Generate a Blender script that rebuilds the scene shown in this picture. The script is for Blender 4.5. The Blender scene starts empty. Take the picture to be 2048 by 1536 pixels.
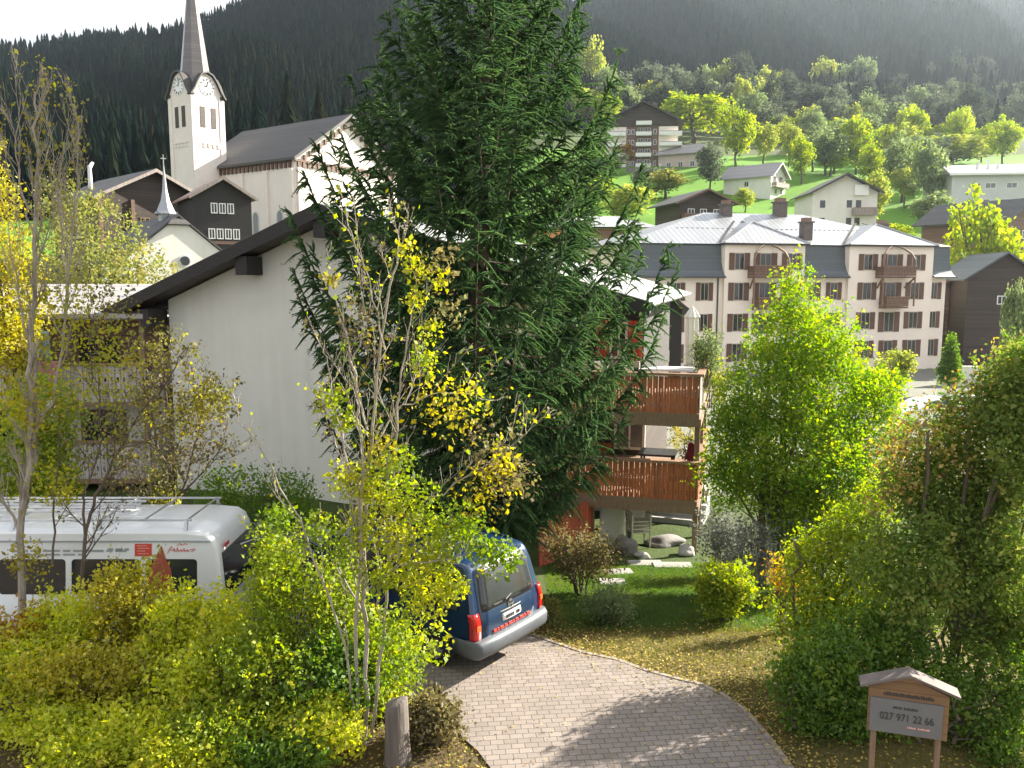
import bpy, bmesh, math, random
import numpy as np
from mathutils import Vector, Matrix

# ------------------------------------------------------------------ camera, sky, sun, exposure
SC = bpy.context.scene
F = 1671.0                      # focal length in pixels of the 2048 px wide photograph
PITCH = math.radians(7.1)
CP, SP = math.cos(PITCH), math.sin(PITCH)
CAM = np.array([0.0, 0.0, 6.0])
cam_d = bpy.data.cameras.new("camera")
cam = bpy.data.objects.new("camera", cam_d)
SC.collection.objects.link(cam)
cam.location = CAM
cam.rotation_euler = (math.pi / 2 - PITCH, 0, 0)
cam_d.sensor_width = 36.0
cam_d.lens = 36.0 * F / 2048.0
cam_d.clip_start = 0.1
cam_d.clip_end = 9000
SC.camera = cam

SUN_AZ, SUN_EL = math.radians(60), math.radians(27)     # azimuth from +Y towards +X
SUN_DIR = Vector((math.sin(SUN_AZ) * math.cos(SUN_EL), math.cos(SUN_AZ) * math.cos(SUN_EL), math.sin(SUN_EL)))
w = bpy.data.worlds.new("World"); SC.world = w; w.use_nodes = True
nt = w.node_tree; nt.nodes.clear()
wo = nt.nodes.new("ShaderNodeOutputWorld"); bg = nt.nodes.new("ShaderNodeBackground")
sky = nt.nodes.new("ShaderNodeTexSky"); sky.sky_type = 'NISHITA'; sky.sun_disc = False
sky.sun_elevation = SUN_EL; sky.sun_rotation = SUN_AZ
sky.air_density = 1.0; sky.dust_density = 2.0; sky.ozone_density = 1.0
tc = nt.nodes.new("ShaderNodeTexCoord"); nz = nt.nodes.new("ShaderNodeTexNoise")
nz.inputs['Scale'].default_value = 2.6; nz.inputs['Detail'].default_value = 6; nz.inputs['Roughness'].default_value = .6
mr = nt.nodes.new("ShaderNodeMapRange"); mr.inputs['From Min'].default_value = .33; mr.inputs['From Max'].default_value = .55
mx = nt.nodes.new("ShaderNodeMix"); mx.data_type = 'RGBA'
nt.links.new(tc.outputs['Generated'], nz.inputs['Vector']); nt.links.new(nz.outputs['Fac'], mr.inputs['Value'])
nt.links.new(mr.outputs['Result'], mx.inputs['Factor']); nt.links.new(sky.outputs['Color'], mx.inputs['A'])
mx.inputs['B'].default_value = (4.6, 4.6, 4.65, 1)          # bright thin cloud
nt.links.new(mx.outputs['Result'], bg.inputs['Color']); bg.inputs['Strength'].default_value = 0.070
nt.links.new(bg.outputs['Background'], wo.inputs['Surface'])
sun_d = bpy.data.lights.new("sun", 'SUN'); sun_d.energy = 5.0; sun_d.angle = math.radians(.5); sun_d.color = (1, .93, .80)
sun = bpy.data.objects.new("sun", sun_d); SC.collection.objects.link(sun)
sun.rotation_euler = SUN_DIR.to_track_quat('Z', 'Y').to_euler(); sun.location = (60, 30, 60)
SC.view_settings.view_transform = 'Standard'; SC.view_settings.look = 'None'
SC.view_settings.exposure = 2.05; SC.view_settings.gamma = 1
SC.render.engine = 'CYCLES'
cy = SC.cycles
cy.max_bounces = 10; cy.diffuse_bounces = 7; cy.glossy_bounces = 3; cy.transmission_bounces = 4; cy.volume_bounces = 0
cy.transparent_max_bounces = 6; cy.use_denoising = True; cy.caustics_reflective = False; cy.caustics_refractive = False
cy.sample_clamp_indirect = 4

# ------------------------------------------------------------------ helpers
rng = np.random.default_rng(11)
rnd = random.Random(11)
COL = SC.collection

def P(px, py, Y):
    """point seen at pixel (px, py) of the photograph, at distance Y in front of the camera"""
    u = (px - 1024) / F; v = -(py - 768) / F
    d = np.array([u, CP + v * SP, -SP + v * CP])
    return CAM + d * (Y / d[1])

def Pz(px, py, z):
    u = (px - 1024) / F; v = -(py - 768) / F
    d = np.array([u, CP + v * SP, -SP + v * CP])
    return CAM + d * ((z - CAM[2]) / d[2])

def tag(o, label=None, cat=None, group=None, kind=None):
    if label: o['label'] = label
    if cat: o['category'] = cat
    if group: o['group'] = group
    if kind: o['kind'] = kind
    return o

def thing(name, label, cat, loc=(0, 0, 0), rot=0.0, group=None):
    o = bpy.data.objects.new(name, None); COL.objects.link(o)
    o.location = tuple(float(c) for c in loc); o.rotation_euler = (0, 0, math.radians(rot))
    o.empty_display_size = .3
    return tag(o, label, cat, group)

def link_mesh(name, me, mat, parent=None, smooth=False):
    if mat is not None and not me.materials: me.materials.append(mat)
    if smooth: me.polygons.foreach_set('use_smooth', [True] * len(me.polygons))
    o = bpy.data.objects.new(name, me); COL.objects.link(o)
    if parent is not None: o.parent = parent
    return o

def copy_tree(o, parent=None):
    c = o.copy(); COL.objects.link(c); c.parent = parent
    for ch in list(o.children): copy_tree(ch, c)
    return c

class MB:
    def __init__(s): s.v = []; s.f = []
    def add(s, vs, fs):
        o = len(s.v); s.v += [tuple(map(float, p)) for p in vs]; s.f += [tuple(i + o for i in f) for f in fs]; return s
    def box(s, x0, y0, z0, x1, y1, z1):
        return s.add([(x0, y0, z0), (x1, y0, z0), (x1, y1, z0), (x0, y1, z0), (x0, y0, z1), (x1, y0, z1), (x1, y1, z1), (x0, y1, z1)],
                     [(0, 3, 2, 1), (4, 5, 6, 7), (0, 1, 5, 4), (1, 2, 6, 5), (2, 3, 7, 6), (3, 0, 4, 7)])
    def slab(s, quad, th):
        """a quad given thickness th downwards (vertical)"""
        n = len(quad); b = [(p[0], p[1], p[2] - th) for p in quad]
        return s.add(list(quad) + b, [tuple(range(n)), tuple(range(2 * n - 1, n - 1, -1))] + [(i, i + n, (i + 1) % n + n, (i + 1) % n) for i in range(n)])
    def prism(s, poly, axis, a0, a1):
        mk = {'y': lambda p, a: (p[0], a, p[1]), 'x': lambda p, a: (a, p[0], p[1]), 'z': lambda p, a: (p[0], p[1], a)}[axis]
        n = len(poly)
        return s.add([mk(p, a0) for p in poly] + [mk(p, a1) for p in poly],
                     [tuple(range(n)), tuple(range(2 * n - 1, n - 1, -1))] + [(i, i + n, (i + 1) % n + n, (i + 1) % n) for i in range(n)])
    def bar(s, a, b, w, h=None):
        a = Vector(a); b = Vector(b); h = h or w; d = (b - a).normalized()
        up = Vector((0, 0, 1)) if abs(d.z) < .95 else Vector((1, 0, 0))
        x = d.cross(up).normalized() * (w / 2); y = x.cross(d).normalized() * (h / 2)
        vs = [p + sx * x + sy * y for p in (a, b) for sx, sy in ((-1, -1), (1, -1), (1, 1), (-1, 1))]
        return s.add(vs, [(0, 1, 2, 3), (7, 6, 5, 4), (0, 4, 5, 1), (1, 5, 6, 2), (2, 6, 7, 3), (3, 7, 4, 0)])
    def tube(s, pts, rads, n=6):
        pts = [Vector(p) for p in pts]; o = len(s.v); k = len(pts)
        ref = Vector((0, 0, 1)); d0 = (pts[-1] - pts[0])
        if d0.length and abs(d0.normalized().z) > .9: ref = Vector((1, 0, 0))
        for i, p in enumerate(pts):
            d = (pts[min(i + 1, k - 1)] - pts[max(i - 1, 0)])
            d = d.normalized() if d.length > 1e-9 else Vector((0, 0, 1))
            x = d.cross(ref).normalized(); y = x.cross(d)
            for j in range(n):
                a = 2 * math.pi * j / n; q = p + (x * math.cos(a) + y * math.sin(a)) * rads[i]
                s.v.append((q.x, q.y, q.z))
        for i in range(k - 1):
            for j in range(n):
                a = o + i * n + j; b = o + i * n + (j + 1) % n
                s.f.append((a, b, b + n, a + n))
        s.f.append(tuple(o + j for j in range(n - 1, -1, -1))); s.f.append(tuple(o + (k - 1) * n + j for j in range(n)))
        return s
    def lathe(s, prof, n=12, c=(0, 0, 0), axis='z'):
        o = len(s.v)
        for r, z in prof:
            for j in range(n):
                a = 2 * math.pi * j / n; p = (r * math.cos(a), r * math.sin(a), z)
                if axis == 'y': p = (p[0], p[2], p[1])
                if axis == 'x': p = (p[2], p[0], p[1])
                s.v.append((p[0] + c[0], p[1] + c[1], p[2] + c[2]))
        for i in range(len(prof) - 1):
            for j in range(n):
                a = o + i * n + j; b = o + i * n + (j + 1) % n
                s.f.append((a, b, b + n, a + n))
        s.f.append(tuple(o + j for j in range(n))); m = o + (len(prof) - 1) * n; s.f.append(tuple(m + j for j in range(n)))
        return s
    def build(s, name, mat, parent=None, smooth=False, bevel=0.0):
        me = bpy.data.meshes.new(name)
        bm = bmesh.new(); vs = [bm.verts.new(p) for p in s.v]
        for f in s.f:
            try: bm.faces.new([vs[i] for i in f])
            except ValueError: pass
        bmesh.ops.recalc_face_normals(bm, faces=bm.faces)
        if bevel:
            bmesh.ops.bevel(bm, geom=list(bm.edges), offset=bevel, segments=2, affect='EDGES', clamp_overlap=True)
        bm.to_mesh(me); bm.free()
        return link_mesh(name, me, mat, parent, smooth)

def arr_mesh(name, V, Q, mat, parent=None, tint=None, k=4, smooth=False):
    """mesh from numpy arrays; Q is (n, k) indices; tint one float per face"""
    me = bpy.data.meshes.new(name)
    V = np.ascontiguousarray(V, dtype=np.float32).reshape(-1, 3); Q = np.ascontiguousarray(Q, dtype=np.int32).reshape(-1, k)
    n = len(Q)
    me.vertices.add(len(V)); me.vertices.foreach_set('co', V.ravel())
    me.loops.add(n * k); me.loops.foreach_set('vertex_index', Q.ravel())
    me.polygons.add(n); me.polygons.foreach_set('loop_start', np.arange(0, n * k, k, dtype=np.int32))
    me.polygons.foreach_set('loop_total', np.full(n, k, dtype=np.int32))
    if smooth: me.polygons.foreach_set('use_smooth', np.ones(n, dtype=bool))
    if tint is not None:
        a = me.attributes.new('tint', 'FLOAT', 'FACE'); a.data.foreach_set('value', np.ascontiguousarray(tint, dtype=np.float32))
    me.update(calc_edges=True)
    return link_mesh(name, me, mat, parent)

def unit(v): return v / np.maximum(np.linalg.norm(v, axis=-1, keepdims=True), 1e-9)

def leaf_quads(C, T, W):
    """leaves as pointed quads: base C, tip C+T, half width W"""
    V = np.stack([C, C + T * .45 + W, C + T, C + T * .45 - W], 1)
    Q = np.arange(len(C) * 4).reshape(-1, 4)
    return V.reshape(-1, 3), Q

def rand_leaves(r, C, size, up=.35, asp=.34):
    n = len(C); d = unit(r.normal(size=(n, 3))); d[:, 2] -= .15; d = unit(d)
    nn = r.normal(size=(n, 3)); nn[:, 2] += up * 2; W = unit(np.cross(d, nn))
    L = size * np.clip(r.lognormal(-.08, .32, (n, 1)), .4, 1.75)
    return d * L, W * L * asp

def leaf_cloud(r, blobs, n, per, size, sig, inner=.35, up=.35, asp=.34):
    """clumps of leaves filling ellipsoids, denser towards their outside; returns verts, quads, tint"""
    wts = np.array([b[3] * b[4] + b[4] * b[5] + b[3] * b[5] for b in blobs]); wts = wts / wts.sum()
    bi = r.choice(len(blobs), n, p=wts); B = np.array([b[:6] for b in blobs])[bi]
    d = unit(r.normal(size=(n, 3))); rad = inner + (1 - inner) * r.uniform(0, 1, (n, 1)) ** .5
    cc = B[:, :3] + d * rad * B[:, 3:6]
    ct = r.uniform(0, 1, n)
    C = np.repeat(cc, per, 0) + r.normal(size=(n * per, 3)) * sig
    t = np.clip(np.repeat(ct, per) * .6 + r.uniform(0, 1, n * per) * .4, 0, 1)
    T, W = rand_leaves(r, C, size, up, asp)
    V, Q = leaf_quads(C, T, W)
    return V, Q, t

# ------------------------------------------------------------------ materials
def new_mat(name):
    m = bpy.data.materials.new(name); m.use_nodes = True; t = m.node_tree; t.nodes.clear()
    out = t.nodes.new("ShaderNodeOutputMaterial"); return m, t, out

def ramp(t, cols, src):
    rp = t.nodes.new("ShaderNodeValToRGB"); e = rp.color_ramp.elements
    n = len(cols)
    e[0].position = 0; e[0].color = (*cols[0], 1); e[1].position = 1; e[1].color = (*cols[-1], 1)
    for i in range(1, n - 1):
        x = e.new(i / (n - 1)); x.color = (*cols[i], 1)
    t.links.new(src, rp.inputs['Fac']); return rp

def leaf_mat(name, cols, trans=.45, gloss=.06, rough=.45):
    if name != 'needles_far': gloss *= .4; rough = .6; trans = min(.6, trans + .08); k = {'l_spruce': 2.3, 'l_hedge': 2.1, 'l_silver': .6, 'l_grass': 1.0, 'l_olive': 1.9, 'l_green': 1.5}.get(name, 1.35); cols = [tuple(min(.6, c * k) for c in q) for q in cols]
    m, t, out = new_mat(name)
    at = t.nodes.new("ShaderNodeAttribute"); at.attribute_name = 'tint'
    rp = ramp(t, cols, at.outputs['Fac'])
    d = t.nodes.new("ShaderNodeBsdfDiffuse"); tr = t.nodes.new("ShaderNodeBsdfTranslucent"); g = t.nodes.new("ShaderNodeBsdfGlossy")
    g.inputs['Roughness'].default_value = rough
    hs = t.nodes.new("ShaderNodeHueSaturation"); hs.inputs['Saturation'].default_value = 1.15; hs.inputs['Value'].default_value = 1.35
    t.links.new(rp.outputs['Color'], d.inputs['Color']); hs.inputs['Hue'].default_value = .497; t.links.new(rp.outputs['Color'], hs.inputs['Color']); t.links.new(hs.outputs['Color'], tr.inputs['Color'])
    m1 = t.nodes.new("ShaderNodeMixShader"); m1.inputs[0].default_value = trans
    t.links.new(d.outputs[0], m1.inputs[1]); t.links.new(tr.outputs[0], m1.inputs[2])
    m2 = t.nodes.new("ShaderNodeMixShader"); m2.inputs[0].default_value = gloss
    t.links.new(m1.outputs[0], m2.inputs[1]); t.links.new(g.outputs[0], m2.inputs[2])
    t.links.new(m2.outputs[0], out.inputs['Surface'])
    return m

def pbr(name, col, rough=.6, metal=0.0, var=.12, scale=6.0, stretch=(1, 1, 1), bump=0.0, bscale=None, spec=.5, coat=0.0):
    """principled surface whose colour wanders a little with noise"""
    m, t, out = new_mat(name)
    b = t.nodes.new("ShaderNodeBsdfPrincipled"); b.inputs['Roughness'].default_value = rough; b.inputs['Metallic'].default_value = metal
    b.inputs['Specular IOR Level'].default_value = spec; b.inputs['Coat Weight'].default_value = coat
    tc = t.nodes.new("ShaderNodeTexCoord"); mp = t.nodes.new("ShaderNodeMapping"); mp.inputs['Scale'].default_value = stretch
    n = t.nodes.new("ShaderNodeTexNoise"); n.inputs['Scale'].default_value = scale; n.inputs['Detail'].default_value = 5; n.inputs['Roughness'].default_value = .65
    t.links.new(tc.outputs['Object'], mp.inputs['Vector']); t.links.new(mp.outputs['Vector'], n.inputs['Vector'])
    c = np.array(col)
    mr = t.nodes.new("ShaderNodeMapRange"); mr.inputs['From Min'].default_value = .25; mr.inputs['From Max'].default_value = .75
    t.links.new(n.outputs['Fac'], mr.inputs['Value'])
    rp = ramp(t, [tuple(c * (1 - var)), tuple(np.clip(c * (1 + var), 0, 1))], mr.outputs['Result'])
    t.links.new(rp.outputs['Color'], b.inputs['Base Color'])
    if bump:
        bp = t.nodes.new("ShaderNodeBump"); bp.inputs['Strength'].default_value = bump; bp.inputs['Distance'].default_value = .02
        n2 = t.nodes.new("ShaderNodeTexNoise"); n2.inputs['Scale'].default_value = bscale or scale * 4; n2.inputs['Detail'].default_value = 4
        t.links.new(mp.outputs['Vector'], n2.inputs['Vector']); t.links.new(n2.outputs['Fac'], bp.inputs['Height']); t.links.new(bp.outputs['Normal'], b.inputs['Normal'])
    t.links.new(b.outputs[0], out.inputs['Surface'])
    return m

def striped(name, col, axis, pitch, gap=.12, dark=.35, rough=.6, var=.2, metal=0.0, spec=.5):
    """boards, seams or courses: dark joints every `pitch` metres along an axis, each board its own tone"""
    m, t, out = new_mat(name)
    b = t.nodes.new("ShaderNodeBsdfPrincipled"); b.inputs['Roughness'].default_value = rough; b.inputs['Metallic'].default_value = metal
    b.inputs['Specular IOR Level'].default_value = spec
    tc = t.nodes.new("ShaderNodeTexCoord"); sx = t.nodes.new("ShaderNodeSeparateXYZ"); t.links.new(tc.outputs['Object'], sx.inputs[0])
    def math_(op, a, bb=None):
        q = t.nodes.new("ShaderNodeMath"); q.operation = op
        t.links.new(a, q.inputs[0])
        if bb is not None:
            if isinstance(bb, (int, float)): q.inputs[1].default_value = bb
            else: t.links.new(bb, q.inputs[1])
        return q.outputs[0]
    if axis == 'xy': v = math_('ADD', sx.outputs['X'], sx.outputs['Y'])
    else: v = sx.outputs[axis.upper()]
    v = math_('DIVIDE', v, pitch); fr = math_('FRACT', v); fl = math_('FLOOR', v)
    wn = t.nodes.new("ShaderNodeTexWhiteNoise"); wn.noise_dimensions = '1D'; t.links.new(fl, wn.inputs['W'])
    st = {'x': (6, 1, .6), 'y': (1, 6, .6), 'z': (.5, .5, 8), 'xy': (5, 5, .6)}[axis]
    mp = t.nodes.new("ShaderNodeMapping"); mp.inputs['Scale'].default_value = st; t.links.new(tc.outputs['Object'], mp.inputs['Vector'])
    n = t.nodes.new("ShaderNodeTexNoise"); n.inputs['Scale'].default_value = 3; n.inputs['Detail'].default_value = 5; t.links.new(mp.outputs[0], n.inputs['Vector'])
    ad = math_('ADD', math_('MULTIPLY', wn.outputs['Value'], .5), math_('MULTIPLY', n.outputs['Fac'], .6))
    c = np.array(col)
    rp = ramp(t, [tuple(c * (1 - var)), tuple(np.clip(c * (1 + var), 0, 1))], ad)
    jt = math_('LESS_THAN', fr, gap)
    mx = t.nodes.new("ShaderNodeMix"); mx.data_type = 'RGBA'; t.links.new(jt, mx.inputs['Factor']); t.links.new(rp.outputs['Color'], mx.inputs['A'])
    mx.inputs['B'].default_value = (*(c * dark), 1)
    t.links.new(mx.outputs['Result'], b.inputs['Base Color'])
    bp = t.nodes.new("ShaderNodeBump"); bp.inputs['Strength'].default_value = .5; bp.inputs['Distance'].default_value = .02; bp.invert = True
    t.links.new(jt, bp.inputs['Height']); t.links.new(bp.outputs['Normal'], b.inputs['Normal'])
    t.links.new(b.outputs[0], out.inputs['Surface'])
    return m

M = {}
def stained_render(name, col):
    m = pbr(name, col, .88, var=.05, scale=1.2, bump=.15, bscale=60); t = m.node_tree
    b = [n for n in t.nodes if n.type == 'BSDF_PRINCIPLED'][0]; src = b.inputs['Base Color'].links[0].from_socket
    tc = t.nodes.new("ShaderNodeTexCoord"); mp = t.nodes.new("ShaderNodeMapping"); mp.inputs['Scale'].default_value = (2.2, 2.2, .12); t.links.new(tc.outputs['Object'], mp.inputs['Vector'])
    n = t.nodes.new("ShaderNodeTexNoise"); n.inputs['Scale'].default_value = 1.6; n.inputs['Detail'].default_value = 6; t.links.new(mp.outputs[0], n.inputs['Vector'])
    n2 = t.nodes.new("ShaderNodeTexNoise"); n2.inputs['Scale'].default_value = .35; n2.inputs['Detail'].default_value = 5; t.links.new(tc.outputs['Object'], n2.inputs['Vector'])
    mu = t.nodes.new("ShaderNodeMath"); mu.operation = 'MULTIPLY'; t.links.new(n.outputs['Fac'], mu.inputs[0]); t.links.new(n2.outputs['Fac'], mu.inputs[1])
    rp = ramp(t, [(.98, .97, .95), (.87, .865, .84)], mu.outputs[0]); rp.color_ramp.elements[0].position = .22; rp.color_ramp.elements[1].position = .5
    mx = t.nodes.new("ShaderNodeMix"); mx.data_type = 'RGBA'; mx.blend_type = 'MULTIPLY'; mx.inputs['Factor'].default_value = 1
    t.links.new(src, mx.inputs['A']); t.links.new(rp.outputs['Color'], mx.inputs['B']); t.links.new(mx.outputs['Result'], b.inputs['Base Color']); return m
M['white_render'] = stained_render('white_render', (.74, .72, .665)) or pbr('white_render', (.80, .80, .77), .85, var=.05, scale=1.2, bump=.15, bscale=60)
M['pink_render'] = pbr('pink_render', (.50, .40, .35), .85, var=.08, scale=.8)
M['soft_ink'] = pbr('soft_ink', (.045, .043, .043), .7, var=.1)
M['cream_render'] = pbr('cream_render', (.86, .75, .66), .85, var=.05, scale=.8)
M['church_render'] = pbr('church_render', (.78, .70, .64), .85, var=.06, scale=.7)
M['grey_render'] = pbr('grey_render', (.55, .55, .54), .85, var=.08, scale=.8)
M['dark_timber'] = striped('dark_timber', (.050, .033, .025), 'z', .24, .12, .3, var=.45)
M['barn_wood'] = striped('barn_wood', (.13, .080, .060), 'z', .26, .1, .45, var=.35)
M['slab_stone'] = pbr('slab_stone', (.30, .285, .26), .9, var=.25, scale=3, bump=.5, bscale=9)
M['brown_timber'] = striped('brown_timber', (.16, .09, .06), 'z', .26, .1, .45, var=.35)
M['black_timber'] = pbr('black_timber', (.022, .019, .018), .7, var=.3, scale=3, stretch=(1, 1, 4))
M['balcony_wood'] = striped('balcony_wood', (.36, .105, .032), 'xy', .13, .05, .3, var=.45)
M['grey_wood'] = striped('grey_wood', (.30, .25, .22), 'xy', .13, .08, .35, var=.3)
M['red_plank'] = striped('red_plank', (.42, .075, .035), 'xy', .16, .07, .25, var=.35)
M['post_wood'] = pbr('post_wood', (.22, .14, .09), .7, var=.3, scale=5, stretch=(6, 6, .6))
M['rail_wood'] = pbr('rail_wood', (.26, .15, .09), .6, var=.25, scale=4)
M['slate'] = striped('slate', (.085, .080, .080), 'z', .16, .12, .6, .7, .3)
M['pale_wood'] = striped('pale_wood', (.44, .39, .37), 'xy', .13, .08, .4, var=.25)
M['slate_brown'] = striped('slate_brown', (.070, .068, .066), 'z', .16, .12, .6, .7, .3)
M['slate_grey'] = striped('slate_grey', (.30, .28, .28), 'z', .16, .12, .6, .6, .25)
M['slate_blue'] = striped('slate_blue', (.10, .115, .125), 'z', .18, .12, .55, .55, .3)
M['frame_tan'] = pbr('frame_tan', (.42, .34, .28), .6, var=.1)
M['metal_roof'] = striped('metal_roof', (.36, .37, .385), 'x', .55, .12, .45, .40, .14, metal=.5)
M['metal_roof_chalet'] = striped('metal_roof_chalet', (.40, .40, .40), 'y', .6, .05, .5, .42, .15, metal=.35)
M['metal'] = pbr('metal', (.5, .5, .51), .35, .9, var=.1)
M['fascia'] = pbr('fascia', (.05, .045, .042), .6, var=.25, scale=4)
M['red_tile'] = striped('red_tile', (.33, .22, .19), 'z', .16, .12, .6, .6, .3)
M['glass'] = pbr('glass', (.030, .035, .038), .06, 0, var=.3, scale=1.5, spec=.7)
M['pale_glass'] = pbr('pale_glass', (.16, .17, .18), .12, 0, var=.3, scale=1, spec=.6)
M['white_frame'] = pbr('white_frame', (.78, .77, .74), .5, var=.04)
M['shutter_brown'] = striped('shutter_brown', (.14, .072, .045), 'z', .07, .25, .6, .6, .3)
M['shutter_red'] = striped('shutter_red', (.50, .035, .022), 'x', .16, .12, .45, .5, .2)
M['brick'] = striped('brick', (.26, .16, .12), 'z', .09, .15, .6, .8, .3)
M['chimney'] = pbr('chimney', (.14, .115, .105), .8, var=.3, scale=3)
M['stone'] = pbr('stone', (.42, .40, .37), .9, var=.3, scale=3, bump=.6, bscale=9)
M['stone_dark'] = pbr('stone_dark', (.19, .175, .165), .9, var=.35, scale=2.5, bump=.6, bscale=9)
M['concrete'] = pbr('concrete', (.45, .44, .42), .9, var=.12, scale=2, bump=.2)
M['bark'] = pbr('bark', (.115, .085, .062), .9, var=.4, scale=8, stretch=(1, 1, .25), bump=.7, bscale=22)
M['bark_pale'] = pbr('bark_pale', (.33, .29, .24), .85, var=.35, scale=9, stretch=(1, 1, .4), bump=.4, bscale=30)
M['bark_spruce'] = pbr('bark_spruce', (.12, .08, .06), .9, var=.4, scale=9, stretch=(1, 1, .35), bump=.8, bscale=20)
M['stump'] = pbr('stump', (.125, .105, .092), .9, var=.35, scale=14, stretch=(1, 1, .08), bump=.8, bscale=40)
M['blue_paint'] = pbr('blue_paint', (.008, .032, .085), .28, .25, var=.10, scale=2, coat=.7)
M['white_paint'] = pbr('white_paint', (.78, .79, .79), .3, 0, var=.04, scale=2, coat=.5)
M['dark_paint'] = pbr('dark_paint', (.012, .014, .025), .25, .2, var=.1, coat=.8)
M['grey_paint'] = pbr('grey_paint', (.22, .23, .25), .3, .5, var=.06, coat=.6)
M['bumper_plastic'] = pbr('bumper_plastic', (.085, .095, .11), .45, var=.12, scale=4)
M['black_plastic'] = pbr('black_plastic', (.018, .018, .019), .5, var=.2)
M['rubber'] = pbr('rubber', (.02, .02, .02), .85, var=.2)
M['alloy'] = pbr('alloy', (.45, .46, .47), .35, .8, var=.1)
M['red_lens'] = pbr('red_lens', (.55, .012, .010), .15, 0, var=.15, scale=30, coat=.8)
M['orange_lens'] = pbr('orange_lens', (.75, .16, .03), .2, 0, var=.1, coat=.8)
M['plate_white'] = pbr('plate_white', (.78, .78, .76), .4, var=.03)
M['ink'] = pbr('ink', (.03, .03, .032), .6, var=.1)
M['red_ink'] = pbr('red_ink', (.60, .05, .03), .5, var=.12)
M['grey_ink'] = pbr('grey_ink', (.30, .33, .33), .6, var=.1)
M['pink_ink'] = pbr('pink_ink', (.72, .38, .32), .6, var=.1)
M['sign_wood'] = striped('sign_wood', (.21, .12, .06), 'z', .11, .05, .4, .7, .3)  # darkened, so the shade on the notice board is in its colour
M['sign_panel'] = pbr('sign_panel', (.145, .145, .15), .6, var=.1, scale=5)  # grey lowered to paint the panel as if in shade
M['canvas'] = pbr('canvas', (.78, .75, .66), .9, var=.06, scale=5)
M['white_cloth'] = pbr('white_cloth', (.80, .82, .86), .9, var=.06, scale=5)
M['blue_cloth'] = pbr('blue_cloth', (.30, .42, .58), .9, var=.2, scale=6)
M['pink_cloth'] = pbr('pink_cloth', (.62, .30, .36), .9, var=.3, scale=5)
M['cream_plastic'] = pbr('cream_plastic', (.72, .68, .60), .45, var=.05)
M['burgundy'] = pbr('burgundy', (.28, .02, .05), .6, var=.2)
M['clock_face'] = pbr('clock_face', (.80, .80, .78), .5, var=.03)
M['gold'] = pbr('gold', (.65, .45, .15), .3, 1.0, var=.1)

# ------------------------------------------------------------------ terrain
LP = np.array([(-60, 0), (13, 0), (15, -.25), (21, -1.0), (32, -.6), (48, 2.0), (72, 6.5), (100, 8.5), (140, 14), (200, 20), (900, 24)], float)
RP = np.array([(-60, 0), (12.5, 0), (16, -.5), (20, -1.2), (24, -1.7), (32, -2.2), (60, -3.2), (98, -3.1), (110, 3), (130, 11), (170, 21), (230, 36.5), (300, 55), (420, 85), (900, 130)], float)
def smooth(a, b, x):
    t = np.clip((x - a) / (b - a), 0, 1); return t * t * (3 - 2 * t)
def gz(x, y):
    x = np.asarray(x, float); y = np.asarray(y, float)
    t = smooth(-.16, .04, x / np.maximum(y, 6.0))
    z = np.interp(y, LP[:, 0], LP[:, 1]) * (1 - t) + np.interp(y, RP[:, 0], RP[:, 1]) * t
    z = z - .45 * smooth(-2.2, -4.2, x) * smooth(11.5, 13.2, y) * smooth(20, 16, y) * smooth(-30, -20, x)
    far = smooth(60, 160, y)
    z = z + far * (1.6 * np.sin(x * .031 + 1.3) * np.sin(y * .027) + .8 * np.sin(x * .083) * np.cos(y * .071))
    near = smooth(2.0, 4.0, np.abs(x - 2)) * smooth(3, 8, y)
    return z + near * .05 * np.sin(x * 1.7 + .4) * np.sin(y * 1.3)
def g(x, y): return float(gz(x, y))
def ground_at(px, py):
    """where the ray through a pixel meets the ground"""
    lo, hi = 3.0, 600.0
    ys = np.concatenate([np.linspace(3, 60, 1500), np.linspace(60, 600, 2500)]); d = P(px, py, 1.0) - CAM
    p = CAM + ys[:, None] * d[None, :]; hit = np.nonzero(p[:, 2] <= gz(p[:, 0], p[:, 1]))[0]
    return p[hit[0]] if len(hit) else p[-1]

GRASS, EARTH, LITTER, MEADOW, GRAVEL, FIELD = (.060, .085, .024), (.115, .080, .050), (.135, .110, .045), (.115, .250, .022), (.22, .21, .20), (.085, .110, .040)
xs = np.unique(np.round(np.concatenate([np.linspace(-1500, -60, 30), np.linspace(-60, -16, 23), np.linspace(-16, 16, 81), np.linspace(16, 90, 38), np.linspace(90, 420, 56), np.linspace(420, 1500, 20)]), 3))
ys = np.unique(np.round(np.concatenate([np.linspace(-60, 4, 9), np.linspace(4, 30, 66), np.linspace(30, 130, 51), np.linspace(130, 430, 76), np.linspace(430, 900, 16)]), 3))
X, Y = np.meshgrid(xs, ys); Z = gz(X, Y)
V = np.stack([X, Y, Z], -1).reshape(-1, 3); nx = len(xs)
I = np.arange(len(V)).reshape(X.shape); Q = np.stack([I[:-1, :-1], I[:-1, 1:], I[1:, 1:], I[1:, :-1]], -1).reshape(-1, 4)

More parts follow.
